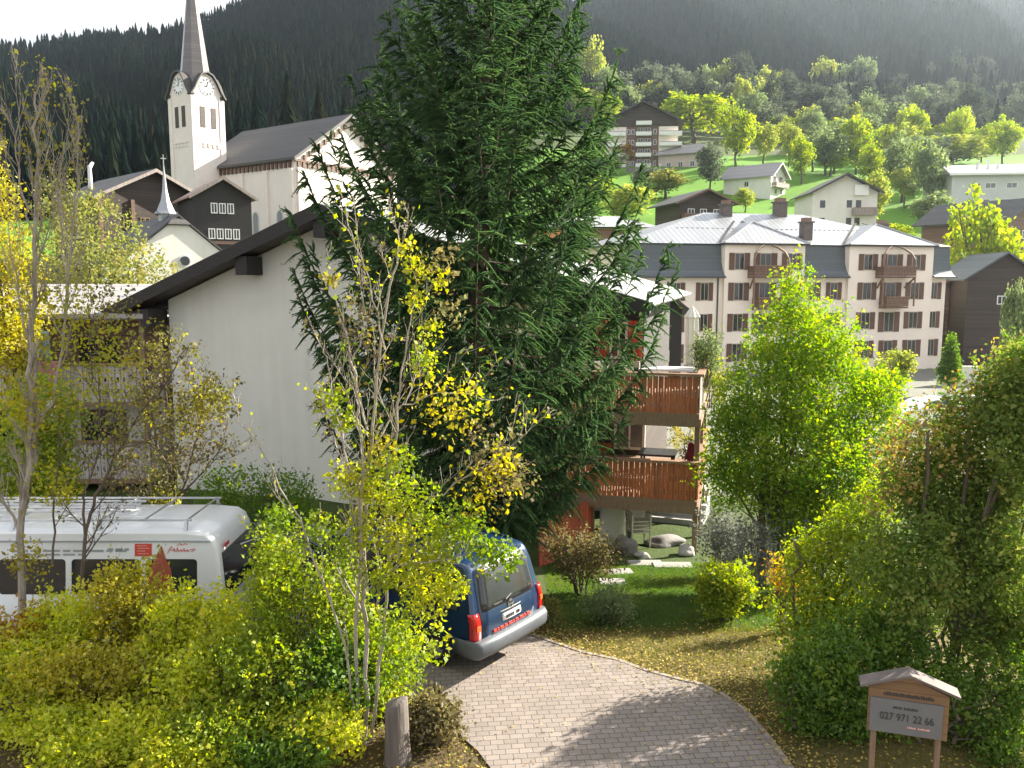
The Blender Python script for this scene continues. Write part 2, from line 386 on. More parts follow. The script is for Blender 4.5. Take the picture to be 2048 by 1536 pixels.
def ground_mat():
    m, t, out = new_mat('ground_cover')
    b = t.nodes.new("ShaderNodeBsdfPrincipled"); b.inputs['Roughness'].default_value = .95; b.inputs['Specular IOR Level'].default_value = .15
    at = t.nodes.new("ShaderNodeAttribute"); at.attribute_name = 'cover'
    tc = t.nodes.new("ShaderNodeTexCoord")
    n = t.nodes.new("ShaderNodeTexNoise"); n.inputs['Scale'].default_value = 1.3; n.inputs['Detail'].default_value = 9; n.inputs['Roughness'].default_value = .75
    t.links.new(tc.outputs['Object'], n.inputs['Vector'])
    nb_ = t.nodes.new("ShaderNodeTexNoise"); nb_.inputs['Scale'].default_value = .075; nb_.inputs['Detail'].default_value = 7; nb_.inputs['Roughness'].default_value = .7
    t.links.new(tc.outputs['Object'], nb_.inputs['Vector']); av = t.nodes.new("ShaderNodeMath"); av.operation = 'MULTIPLY_ADD'; av.inputs[1].default_value = .5
    hf = t.nodes.new("ShaderNodeMath"); hf.operation = 'MULTIPLY'; hf.inputs[1].default_value = .5; t.links.new(nb_.outputs['Fac'], hf.inputs[0])
    t.links.new(n.outputs['Fac'], av.inputs[0]); t.links.new(hf.outputs[0], av.inputs[2])
    rp = ramp(t, [(.40, .38, .36), (.45, .46, .42), (1, 1, 1), (1.05, 1.0, .85), (1.0, .95, .8)], av.outputs[0])
    mx = t.nodes.new("ShaderNodeMix"); mx.data_type = 'RGBA'; mx.blend_type = 'MULTIPLY'; mx.inputs['Factor'].default_value = 1
    t.links.new(at.outputs['Color'], mx.inputs['A']); t.links.new(rp.outputs['Color'], mx.inputs['B'])
    t.links.new(mx.outputs['Result'], b.inputs['Base Color'])
    n2 = t.nodes.new("ShaderNodeTexNoise"); n2.inputs['Scale'].default_value = 14; n2.inputs['Detail'].default_value = 6
    t.links.new(tc.outputs['Object'], n2.inputs['Vector'])
    bp = t.nodes.new("ShaderNodeBump"); bp.inputs['Strength'].default_value = .8; bp.inputs['Distance'].default_value = .05
    t.links.new(n2.outputs['Fac'], bp.inputs['Height']); t.links.new(bp.outputs['Normal'], b.inputs['Normal'])
    t.links.new(b.outputs[0], out.inputs['Surface']); return m
ground = arr_mesh('ground', V, Q, ground_mat(), smooth=True)
tag(ground, kind='structure')
vx, vy = V[:, 0], V[:, 1]
c = np.zeros((len(V), 4), np.float32); c[:, 3] = 1
c[:, :3] = GRASS
c[(vy < 12) & (vx < 1.5), :3] = EARTH
c[(vy < 13) & (vx >= 1.5), :3] = LITTER
lit = (vx > 0) & (vy > 9) & (vy < 14.5); c[lit, :3] = LITTER
park = (vx < -1.0) & (vy > 12.2) & (vy < 21); c[park, :3] = GRAVEL
far = vy > 95; c[far, :3] = MEADOW
c[(vy > 255), :3] = FIELD
c[(vy > 30) & (vy < 98) & (vx > 4), :3] = (.20, .20, .17)
a = ground.data.attributes.new('cover', 'FLOAT_COLOR', 'POINT'); a.data.foreach_set('color', c.ravel())

# paved drive: a sheet just above the ground, its outline measured on the ground plane
def paver_mat():
    m, t, out = new_mat('clay_pavers')
    b = t.nodes.new("ShaderNodeBsdfPrincipled"); b.inputs['Roughness'].default_value = .72; b.inputs['Specular IOR Level'].default_value = .35
    tc = t.nodes.new("ShaderNodeTexCoord"); mp = t.nodes.new("ShaderNodeMapping"); mp.inputs['Rotation'].default_value = (0, 0, math.radians(-6))
    t.links.new(tc.outputs['Object'], mp.inputs['Vector'])
    br = t.nodes.new("ShaderNodeTexBrick"); br.inputs['Scale'].default_value = 1; br.inputs['Brick Width'].default_value = .175; br.inputs['Row Height'].default_value = .115
    br.inputs['Mortar Size'].default_value = .006; br.inputs['Mortar Smooth'].default_value = .3; br.inputs['Bias'].default_value = 0
    br.inputs['Color1'].default_value = (.215, .180, .160, 1); br.inputs['Color2'].default_value = (.265, .222, .20, 1); br.inputs['Mortar'].default_value = (.085, .075, .068, 1)
    t.links.new(mp.outputs[0], br.inputs['Vector'])
    n = t.nodes.new("ShaderNodeTexNoise"); n.inputs['Scale'].default_value = 1.1; n.inputs['Detail'].default_value = 7; n.inputs['Roughness'].default_value = .7
    t.links.new(tc.outputs['Object'], n.inputs['Vector'])
    rp = ramp(t, [(.50, .50, .44), (.95, .95, .93), (1.12, 1.09, 1.06)], n.outputs['Fac'])
    mx = t.nodes.new("ShaderNodeMix"); mx.data_type = 'RGBA'; mx.blend_type = 'MULTIPLY'; mx.inputs['Factor'].default_value = 1
    t.links.new(br.outputs['Color'], mx.inputs['A']); t.links.new(rp.outputs['Color'], mx.inputs['B']); t.links.new(mx.outputs['Result'], b.inputs['Base Color'])
    bp = t.nodes.new("ShaderNodeBump"); bp.inputs['Strength'].default_value = .6; bp.inputs['Distance'].default_value = .012; bp.invert = True
    t.links.new(br.outputs['Fac'], bp.inputs['Height']); t.links.new(bp.outputs['Normal'], b.inputs['Normal'])
    t.links.new(b.outputs[0], out.inputs['Surface']); return m
right_px = [(1062, 1252), (1110, 1275), (1165, 1302), (1230, 1322), (1290, 1346), (1350, 1362), (1400, 1374), (1445, 1396), (1485, 1425), (1525, 1470), (1555, 1510), (1580, 1545)]
left_px = [(985, 1545), (955, 1505), (925, 1478), (905, 1430), (890, 1395), (870, 1370)]
rw = [Pz(*p, 0)[:2] for p in right_px]; lw = [Pz(*p, 0)[:2] for p in left_px]
rw_end = [(3.6, 8.4), (4.2, 7.0), (4.6, 4.0)]
outline = [(-5.5, 11.9), (-5.5, 13.3), (-2.0, 13.6), (-.2, 13.9)] + [tuple(p) for p in rw] + rw_end + [(.4, 4.0), (.2, 7.5)] + [tuple(p) for p in lw] + [(-1.35, 11.4), (-2.5, 11.7)]
def sheet(name, poly, z, mat, follow=False):
    bm = bmesh.new(); vs = [bm.verts.new((p[0], p[1], (g(p[0], p[1]) if follow else 0) + z)) for p in poly]
    f = bm.faces.new(vs)
    if f.normal.z < 0: f.normal_flip()
    bmesh.ops.triangulate(bm, faces=bm.faces)
    me = bpy.data.meshes.new(name); bm.to_mesh(me); bm.free()
    return link_mesh(name, me, mat)
# the ground is flat under the drive except near the parking slope: lift the sheet a little clear of it
def dense_sheet(name, poly, dz, mat, step=.3):
    """grid sheet clipped to an outline and laid on the ground"""
    poly = np.array(poly); x0, y0 = poly.min(0); x1, y1 = poly.max(0)
    bm = bmesh.new(); bm.faces.new([bm.verts.new((p[0], p[1], 0)) for p in poly]); bmesh.ops.triangulate(bm, faces=bm.faces)
    for ax, a, b in ((0, x0, x1), (1, y0, y1)):
        k = a + step
        while k < b:
            co = [0, 0, 0]; no = [0, 0, 0]; co[ax] = k; no[ax] = 1
            bmesh.ops.bisect_plane(bm, geom=bm.verts[:] + bm.edges[:] + bm.faces[:], plane_co=co, plane_no=no); k += step
    for v in bm.verts: v.co.z = g(v.co.x, v.co.y) + dz
    bmesh.ops.recalc_face_normals(bm, faces=bm.faces)
    if sum(f.normal.z for f in bm.faces) < 0: bmesh.ops.reverse_faces(bm, faces=bm.faces)
    me = bpy.data.meshes.new(name); bm.to_mesh(me); bm.free()
    return link_mesh(name, me, mat)
tag(dense_sheet('driveway', outline, .03, paver_mat()), kind='structure')
kb = MB(); kpts = [(p[0], p[1]) for p in rw] + rw_end
for a, b in zip(kpts[:-1], kpts[1:]):
    kb.bar((a[0] + .03, a[1] + .03, g(*a) - .005), (b[0] + .03, b[1] + .03, g(*b) - .005), .07, .09)
tag(kb.build('kerb', pbr('kerb_stone', (.29, .245, .21), .85, var=.25, scale=5, bump=.3)), kind='structure')

# distant slopes, each a sheet running from its foot to its ridge and down the far side
def slope_sheet(name, us, foot, ridge_px, dist, mat, sink, rough, tree_h):
    ridge_px = np.array(ridge_px, float)
    ts = np.linspace(-.05, 1.35, 36); V = []
    for u in us:
        px = 1024 + u * F; D1 = np.interp(px, dist[0], dist[1]); D0 = np.interp(px, foot[0], foot[1])
        zr = 6 + D1 * (560 - np.interp(px, ridge_px[:, 0], ridge_px[:, 1])) / F - tree_h
        z0 = g(u * D0, D0) - sink
        for t in ts:
            D = D0 + (D1 - D0) * t
            tt = t if t <= 1 else 1 - (t - 1) * .8
            z = z0 + (zr - z0) * tt ** 1.12 if tt > 0 else z0 + (zr - z0) * tt
            k = max(0, min(1, t * 3)) * max(0, 1 - abs(t - .5) * 1.6)
            z += rough * k * (math.sin(u * 23 + t * 7) + .6 * math.sin(u * 61 + 2 + t * 13))
            V.append((u * D, D, z))
    n = len(ts); I = np.arange(len(us) * n).reshape(len(us), n)
    Q = np.stack([I[:-1, :-1], I[1:, :-1], I[1:, 1:], I[:-1, 1:]], -1).reshape(-1, 4)
    o = arr_mesh(name, np.array(V), Q, mat, smooth=True); tag(o, kind='structure')
    return np.array(V).reshape(len(us), n, 3), ts
floor_mat = pbr('forest_floor', (.030, .042, .022), .95, var=.4, scale=.02)
hill_us = np.linspace(-.85, .40, 90)
ridge_l = [(-400, 140), (0, 104), (120, 106), (250, 84), (350, 78), (440, 52), (500, 28), (560, 0), (700, -70), (850, -100), (980, -70), (1060, -15), (1112, 14), (1180, 62), (1260, 88), (1350, 122), (1450, 172), (1530, 205), (1700, 250)]
HV, hts = slope_sheet('forest_hill', hill_us, ([-400, 500, 900, 1150, 1700], [150, 170, 260, 330, 400]), ridge_l, ([-400, 300, 900, 1200, 1700], [640, 700, 760, 680, 560]), floor_mat, 3, 5, 14)
mt_us = np.linspace(-.04, 1.0, 90)
ridge_r = [(900, 140), (1060, 90), (1120, 40), (1150, 18), (1200, -10), (1300, -32), (1450, -45), (1700, -50), (2048, -50), (2300, -40), (2700, 10)]
MV, mts = slope_sheet('mountain', mt_us, ([900, 1500, 1800, 2700], [430, 400, 330, 300]), ridge_r, ([900, 1500, 2700], [1120, 1120, 1120]), floor_mat, 6, 9, 14)

# ------------------------------------------------------------------ far forest: one mass of conifers per slope
def conifers(r, pts, hs, tiers, spikes):
    """jagged layered cones merged into one mesh"""
    n = len(pts); Vs = []; Ts = []
    ang0 = r.uniform(0, 6.28, n); tone = r.uniform(0, 1, n)
    for k in range(tiers):
        f0 = k / tiers; zb = hs * (f0 * .92 - .02); zt = hs * min(1.0, f0 * .92 + 1.55 / tiers)
        R = hs * (.225 * (1 - f0) ** .85 + .012)
        for j in range(spikes):
            a = ang0 + 6.2832 * (j + .5 * (k % 2)) / spikes + r.uniform(-.2, .2, n); rr = R * r.uniform(.75, 1.25, n); da = 3.3 / spikes
            tip = pts + np.stack([np.cos(a) * rr, np.sin(a) * rr, zb - hs * r.uniform(0, .03, n)], -1)
            l = pts + np.stack([np.cos(a - da) * rr * .5, np.sin(a - da) * rr * .5, (zb + zt) * .5], -1)
            rt = pts + np.stack([np.cos(a + da) * rr * .5, np.sin(a + da) * rr * .5, (zb + zt) * .5], -1)
            top = pts + np.stack([0 * a, 0 * a, zt], -1)
            Vs.append(np.stack([tip, rt, top, l], 1)); Ts.append(np.clip(tone * .8 + r.uniform(0, .2, n), 0, 1))
    V = np.concatenate(Vs).reshape(-1, 3); return V, np.arange(len(V)).reshape(-1, 4), np.concatenate(Ts)
def scatter(HV, ts, n, r, t0=0, t1=1.03):
    nu = HV.shape[0]
    iu = r.uniform(0, nu - 1.001, n); it = np.interp(r.uniform(t0, t1, n), ts, np.arange(len(ts)))
    a = iu.astype(int); b = np.minimum(it.astype(int), len(ts) - 2); fu = (iu - a)[:, None]; ft = (it - b)[:, None]
    return (HV[a, b] * (1 - fu) + HV[a + 1, b] * fu) * (1 - ft) + (HV[a, b + 1] * (1 - fu) + HV[a + 1, b + 1] * fu) * ft
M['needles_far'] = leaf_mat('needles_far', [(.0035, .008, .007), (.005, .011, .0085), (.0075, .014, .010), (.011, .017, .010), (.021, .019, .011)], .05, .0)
r1 = np.random.default_rng(3)
pts = scatter(HV, hts, 17000, r1)
px_u = pts[:, 0] / pts[:, 1]
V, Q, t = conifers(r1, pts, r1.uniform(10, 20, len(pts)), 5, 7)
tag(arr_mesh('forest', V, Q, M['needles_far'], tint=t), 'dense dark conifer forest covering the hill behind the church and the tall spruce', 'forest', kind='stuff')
pts = scatter(MV, mts, 15000, r1, 0, 1.0)
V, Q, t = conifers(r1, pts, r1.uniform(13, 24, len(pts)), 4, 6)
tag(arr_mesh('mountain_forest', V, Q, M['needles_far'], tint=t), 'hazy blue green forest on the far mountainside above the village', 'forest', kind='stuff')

# ------------------------------------------------------------------ building helpers
_win = {}
def window(parent, x, z, w, h, y=0.0, face='front', frame='white_frame', pane='glass', bars=1, shut=None, fw=.09, arched=False, name='window'):
    """window whose lower left corner sits at (x, z) on a wall plane; > pane, and shutters beside it"""
    key = (round(w, 3), round(h, 3), frame, pane, bars, fw, arched)
    if key not in _win:
        f = MB()
        f.box(0, -.05, 0, fw, .05, h).box(w - fw, -.05, 0, w, .05, h).box(fw, -.05, 0, w - fw, .05, fw).box(fw, -.05, h - fw, w - fw, .05, h)
        for b in range(bars):
            xc = w * (b + 1) / (bars + 1); f.box(xc - fw * .35, -.045, fw, xc + fw * .35, .05, h - fw)
        p = MB()
        if arched:
            f = MB(); n = 10; R = w / 2
            arc = [(R + R * math.cos(math.pi * i / n), h - R + R * math.sin(math.pi * i / n)) for i in range(n + 1)]
            outer = [(w, 0)] + arc + [(0, 0)]
            inner = [(R + (px - R) * (1 - fw / R), fw + (pz - fw) * (1 - fw / h) if pz > 0 else fw) for px, pz in outer]
            k = len(outer)
            for yy in (-.06,):
                f.add([(a, yy, b) for a, b in outer] + [(a, yy, b) for a, b in inner] + [(a, .05, b) for a, b in outer] + [(a, .05, b) for a, b in inner],
                      [q for i in range(k) for j in [(i + 1) % k] for q in ((i, j, k + j, k + i), (i, 2 * k + i, 2 * k + j, j), (k + i, k + j, 3 * k + j, 3 * k + i))])
            p.prism(inner, 'y', -.02, .04)
        else: p.box(fw, -.02, fw, w - fw, .04, h - fw)
        fo = f.build(name, M[frame]); po = p.build('pane', M[pane], fo); _win[key] = (fo, po, [True])
    fo, po, first = _win[key]
    if first[0]: o = fo; first[0] = False
    else:
        o = fo.copy(); COL.objects.link(o); q = po.copy(); COL.objects.link(q); q.parent = o
    o.name = name
    rot = {'front': 0, 'left': -90, 'right': 90, 'back': 180}[face]
    o.parent = parent; o.rotation_euler = (0, 0, math.radians(rot))
    o.location = {'front': (x, y, z), 'left': (y, x + w, z), 'right': (y, x, z), 'back': (x + w, y, z)}[face]
    if shut:
        sw = w * .52
        for sx in (-sw - .02, w + .02):
            k2 = ('sh', round(sw, 3), round(h, 3), shut)
            if k2 not in _win:
                s = MB().box(0, -.07, 0, sw, -.02, h).build('shutter', M[shut]); _win[k2] = [s, True]
            if _win[k2][1]: s = _win[k2][0]; _win[k2][1] = False
            else: s = _win[k2][0].copy(); COL.objects.link(s)
            s.parent = parent; s.rotation_euler = o.rotation_euler
            xx = x + sx
            s.location = {'front': (xx, y, z), 'left': (y, xx + sw, z), 'right': (y, xx, z), 'back': (xx + sw, y, z)}[face]
    return o

def gable_house(name, label, cat, loc, rot, w, d, he, hr, wall, roof, group=None, ov=.5, of=.7, th=.18, base=-4, fascia=None, wall_low=None, split=None):
    """gable towards local -Y, ridge along +Y; origin at the middle of the front wall's foot; he, hr are eave and ridge heights"""
    root = thing(name, label, cat, loc, rot, group)
    lo = base if not wall_low else split
    MB().prism([(-w / 2, lo), (w / 2, lo), (w / 2, he), (0, hr), (-w / 2, he)], 'y', 0, d).build('wall', M[wall], root)
    if wall_low: MB().box(-w / 2 - .04, -.04, base, w / 2 + .04, d + .04, split).build('wall', M[wall_low], root)
    s = (hr - he) / (w / 2); e = .06; rm = MB()
    for sg in (-1, 1):
        x1 = sg * (w / 2 + ov); z1 = he - s * ov + e
        rm.slab([(0, -of, hr + e + th), (x1, -of, z1 + th), (x1, d + of, z1 + th), (0, d + of, hr + e + th)], th)
    rf = rm.build('roof', M[roof], root)
    if fascia:
        fb = MB()
        for sg in (-1, 1):
            x1 = sg * (w / 2 + ov + .02); z1 = he - s * ov + e
            fb.add([(0, -of - .05, hr + e + th * .9), (x1, -of - .05, z1 + th * .9), (x1, -of - .05, z1 - .12), (0, -of - .05, hr + e - .12),
                    (0, -of - .01, hr + e + th * .9), (x1, -of - .01, z1 + th * .9), (x1, -of - .01, z1 - .12), (0, -of - .01, hr + e - .12)],
                   [(0, 1, 2, 3), (7, 6, 5, 4), (0, 4, 5, 1), (1, 5, 6, 2), (2, 6, 7, 3), (3, 7, 4, 0)])
        fb.build('bargeboard', M[fascia], root)
    return root

def chimney(parent, x, y, z, w, h, mat='chimney'):
    o = MB().box(x - w / 2, y - w / 2, z, x + w / 2, y + w / 2, z + h).box(x - w * .62, y - w * .62, z + h, x + w * .62, y + w * .62, z + h + .12) \
        .box(x - w * .3, y - w * .3, z + h + .12, x + w * .3, y + w * .3, z + h + .4).build('chimney', M[mat], parent); return o

def balcony(parent, x0, x1, z, dep, h, mat, y=0.0, sides=True, label=None):
    """floor slab and boarded front on a front wall; > handrail"""
    b = MB(); b.box(x0, y - dep, z - .16, x1, y - .03, z)
    n = max(2, int((x1 - x0) / .32)); 
    for i in range(n):
        a = x0 + (x1 - x0) * i / n; b.box(a + .015, y - dep - .03, z + .05, a + (x1 - x0) / n - .015, y - dep + .02, z + h - .06)
    if sides:
        for xx in (x0, x1 - .05): b.box(xx, y - dep + .03, z + .05, xx + .05, y - .04, z + h - .06)
    o = b.build('balcony', M[mat], parent)
    MB().box(x0 - .04, y - dep - .06, z + h - .055, x1 + .04, y - dep + .05, z + h + .02).build('handrail', M['rail_wood'], o)
    return o

# ------------------------------------------------------------------ church
ch = gable_house('church', 'pale church with a dark slate roof, a clock tower and a tall pointed spire', 'church', (-18.9, 99, 0), 54.5, 16, 18.5, 19.1, 24.5, 'church_render', 'slate_brown', ov=.5, of=.7, th=.3, base=0, fascia='fascia')
for yy in (.35, 4.6, 8.9, 13.2, 17.6): MB().box(-8.28, yy - .3, 0, -7.98, yy + .3, 18.0).build('pilaster', M['church_render'], ch)
for xx in (-7.7, 7.1): MB().box(xx, -.28, 0, xx + .6, .02, 18.1).build('pilaster', M['church_render'], ch)
fz = MB().box(-8.22, .3, 18.7, -7.97, 18.2, 18.9).box(-7.97, -.22, 18.75, 7.9, .03, 18.95); y0 = .4
while y0 < 18: fz.box(-8.2, y0, 18.1, -7.97, y0 + .36, 18.75); y0 += .72
for i in range(22): fz.box(-7.6 + i * .7, -.2, 18.2, -7.25 + i * .7, .03, 18.8)
for sg in (-1, 1):
    for i in range(10):
        xx = sg * (.5 + i * .75); zz = 24.5 - abs(xx) * 5.4 / 8 - .75
        fz.box(xx - .17, -.2, zz - .35, xx + .17, .03, zz + .2)
fz.build('corbel_frieze', M['shutter_brown'], ch)
for yy in (2.0, 6.2, 10.5, 14.7):
    window(ch, yy, 8.5, 1.15, 5.2, -8.0, 'left', 'grey_render', 'pale_glass', 0, None, .14, True)
for xx in (-3.4, 2.2): window(ch, xx, 9, 1.2, 5.2, 0, 'front', 'grey_render', 'pale_glass', 0, None, .14, True)
# tower, square, standing off the far left corner of the nave
tw = 4.3; tx, ty = -9.37, 15.05; h = tw / 2
tower = MB(); tower.box(tx - h, ty - h, 0, tx + h, ty + h, 26.9)
for a in range(4):                                  # a clock gable on each face
    c_, s_ = [(0, -1), (1, 0), (0, 1), (-1, 0)][a]
    px_, py_ = -s_, c_
    P3 = lambda u, v, z: (tx + c_ * v + px_ * u, ty + s_ * v + py_ * u, z)
    arc = [(-h, 26.9), (-h * .80, 27.35), (-h * .55, 28.4), (-h * .32, 29.05), (0, 29.3), (h * .32, 29.05), (h * .55, 28.4), (h * .80, 27.35), (h, 26.9)]
    n = len(arc)
    tower.add([P3(u, h, z) for u, z in arc] + [P3(u, h - .5, z) for u, z in arc], [tuple(range(n)), tuple(range(2 * n - 1, n - 1, -1))] + [(i, i + n, i + 1 + n, i + 1) for i in range(n - 1)])
tower_o = tower.build('tower', M['church_render'], ch)
tower_o.name = 'tower'
cr = MB()
for a in range(4):
    c_, s_ = [(0, -1), (1, 0), (0, 1), (-1, 0)][a]; px_, py_ = -s_, c_
    P3 = lambda u, v, z: (tx + c_ * v + px_ * u, ty + s_ * v + py_ * u, z)
    arc = [(-h * 1.06, 26.7), (-h * .82, 27.4), (-h * .57, 28.45), (-h * .33, 29.15), (0, 29.42), (h * .33, 29.15), (h * .57, 28.45), (h * .82, 27.4), (h * 1.06, 26.7)]
    for (u0, z0), (u1, z1) in zip(arc[:-1], arc[1:]): cr.bar(P3(u0, h - .05, z0 + .06), P3(u1, h - .05, z1 + .06), .8, .16)
cr.build('gable_coping', M['fascia'], tower_o)
sp = MB(); n = 8; prof = [(2.15, 27.0), (1.85, 28.6), (1.58, 30.0), (.02, 42.6)]
sp.lathe(prof, n, (tx, ty, 0)); spire = sp.build('spire', striped('spire_slate', (.15, .135, .13), 'z', .3, .1, .7, .22, .2, metal=.25), ch)
MB().tube([(tx, ty, 42.4), (tx, ty, 44.2)], [.07, .05], 6).box(tx - .45, ty - .05, 43.4, tx + .45, ty + .05, 43.55).build('cross', M['gold'], spire)
def clock(parent, face):
    c_, s_ = face; px_, py_ = -s_, c_
    P3 = lambda u, v, z: Vector((tx + c_ * (h + v) + px_ * u, ty + s_ * (h + v) + py_ * u, 27.85 + z))
    b = MB(); n = 28; vs = [P3(1.0 * math.cos(6.2832 * i / n), .0, 1.0 * math.sin(6.2832 * i / n)) for i in range(n)] + [P3(1.0 * math.cos(6.2832 * i / n), .06, 1.0 * math.sin(6.2832 * i / n)) for i in range(n)]
    b.add(vs, [tuple(range(n)), tuple(range(n, 2 * n))] + [(i, (i + 1) % n, (i + 1) % n + n, i + n) for i in range(n)])
    o = b.build('clock_face', M['clock_face'], parent)
    k = MB()
    for i in range(12):
        a = 6.2832 * i / 12; k.bar(P3(.66 * math.cos(a), .09, .66 * math.sin(a)), P3(.93 * math.cos(a), .09, .93 * math.sin(a)), .13, .03)
    k.build('numeral', M['ink'], o)
    hd = MB(); hd.bar(P3(0, .10, 0), P3(-.42, .10, .12), .10, .03).bar(P3(0, .11, 0), P3(.10, .11, .62), .08, .03); hd.build('clock_hand', M['ink'], o)
for fc in ((0, -1), (-1, 0), (1, 0)): clock(tower_o, fc)
lv = []
for fc in ((0, -1), (-1, 0)):
    c_, s_ = fc; px_, py_ = -s_, c_
    for u in (-.72, .72):
        u = u if fc == (0, -1) else u * .9
        q = Vector((tx + c_ * h + px_ * u, ty + s_ * h + py_ * u, 0))
        b = MB(); dx, dy = abs(px_) * .32 + abs(c_) * .05, abs(py_) * .32 + abs(s_) * .05
        b.box(q.x - dx, q.y - dy, 23.3, q.x + dx, q.y + dy, 25.6); b.build('louvre', M['dark_timber'], tower_o)
fr = MB()
for fc in ((0, -1), (-1, 0)):
    c_, s_ = fc; px_, py_ = -s_, c_
    for i in range(5):
        u = (i - 2) * .62; q = Vector((tx + c_ * h + px_ * u, ty + s_ * h + py_ * u, 0)); dx, dy = abs(px_) * .3 + abs(c_) * .12, abs(py_) * .3 + abs(s_) * .12
        fr.box(q.x - dx, q.y - dy, 21.5, q.x + dx, q.y + dy, 21.75); fr.box(q.x - dx * .5, q.y - dy * .9, 21.1, q.x + dx * .5, q.y + dy * .9, 21.5)
    for u in (-h + .3, h - .3):
        q = Vector((tx + c_ * h + px_ * u, ty + s_ * h + py_ * u, 0)); dx, dy = abs(px_) * .32 + abs(c_) * .09, abs(py_) * .32 + abs(s_) * .09
        fr.box(q.x - dx, q.y - dy, 6, q.x + dx, q.y + dy, 26.6)
fr.build('lesene', M['church_render'], tower_o)

# ------------------------------------------------------------------ old village houses on the left
p = P(312, 500, 72)
oc = gable_house('wooden_chalet', 'large old dark timber chalet below the clock tower, with a shallow grey roof', 'chalet', (p[0], 72, 0), 46, 8.8, 11, 12.8, 15.0, 'dark_timber', 'slate_brown', ov=.7, of=.9, base=4, fascia='grey_wood')
for zz, xx in ((10.2, (-2.6, -1.2, .3, 1.7)), (7.6, (-2.9, -1.5, .6, 2.0))):
    for x_ in xx: window(oc, x_, zz, .8, 1.0, 0, 'front', 'brown_timber', 'glass', 1)
for yy in (1.5, 4.5): window(oc, yy, 9.5, .9, 1.1, -4.4, 'left', 'white_frame', 'glass', 1)
beams = MB()
for x_ in (-4.4, -1.8, 4.4): beams.box(x_ - .15, -.2, 4, x_ + .15, .1, 12.6)
beams.build('corner_post', M['brown_timber'], oc)
MB().tube([(-3.2, 5, 13.8), (-3.2, 5, 15.6)], [.2, .16], 8).tube([(-3.2, 5, 15.55), (-2.9, 5, 16.0)], [.2, .12], 8).build('chimney', M['white_frame'], oc)
p = P(449, 500, 66)
dh = gable_house('timber_house', 'small blackened timber house with rows of white framed windows beside the church', 'house', (p[0], 66, 0), 32, 4.4, 6, 12.35, 13.7, 'black_timber', 'red_tile', ov=.35, of=.6, base=4, fascia='grey_wood', th=.14)
for zz, n in ((11.1, 3), (9.15, 4), (7.3, 4)):
    for i in range(n): window(dh, -.9 + i * .62 if n == 3 else -1.15 + i * .62, zz, .5, .8, 0, 'front', 'white_frame', 'glass', 1, None, .07)
MB().box(-2.28, -.08, 8.75, 2.28, .02, 9.0).box(-2.28, -.08, 6.9, 2.28, .02, 7.1).build('ledge', M['brown_timber'], dh)
# white chapel with a flèche
p = P(362, 560, 47)
cp = gable_house('chapel', 'small white chapel with a steep dark roof, a round window and a slim ridge turret', 'chapel', (p[0], 47, 0), 37, 6.0, 9, 7.0, 9.45, 'white_render', 'slate_brown', ov=.2, of=.12, base=0, th=.12)
b = MB(); n = 18; b.lathe([(.34, -.05), (.34, .05)], n, (.25, 0, 7.05), 'y'); oc_ = b.build('round_window', M['grey_render'], cp)
MB().lathe([(.26, -.07), (.26, 0)], n, (.25, 0, 7.05), 'y').build('pane', M['glass'], oc_)
MB().add([(-.62, -.30, 9.05), (.62, -.30, 9.05), (0, .15, 9.72), (-.62, -.1, 9.0), (.62, -.1, 9.0)], [(0, 1, 2), (0, 2, 3), (1, 4, 2), (0, 3, 4, 1), (3, 2, 4)]).build('hood', M['slate_brown'], cp)
b = MB(); b.box(-.34, 2.0, 9.0, .34, 2.7, 9.9); b.lathe([(.66, 9.75), (.5, 9.95), (.26, 10.5), (.14, 11.1), (.02, 12.6)], 8, (0, 2.35, 0))
ft = b.build('ridge_turret', M['metal_roof'], cp)
MB().tube([(0, 2.35, 12.5), (0, 2.35, 13.1)], [.03, .02], 5).box(-.14, 2.33, 12.85, .14, 2.37, 12.9).build('cross', M['metal'], ft)

# ------------------------------------------------------------------ hotel
h0 = P(1445, 560, 80)
ho = thing('hotel', 'large cream hotel with brown shutters, wooden balconies and a pale metal hipped roof', 'hotel', (h0[0], 80, 0), 15)
XA, XB, DEP = -9.3, 25.5, 14.0
zb, ze, zu = -3.6, 6.4, 9.3
MB().box(XA, 0, zb, XB, DEP, ze).build('wall', M['cream_render'], ho)
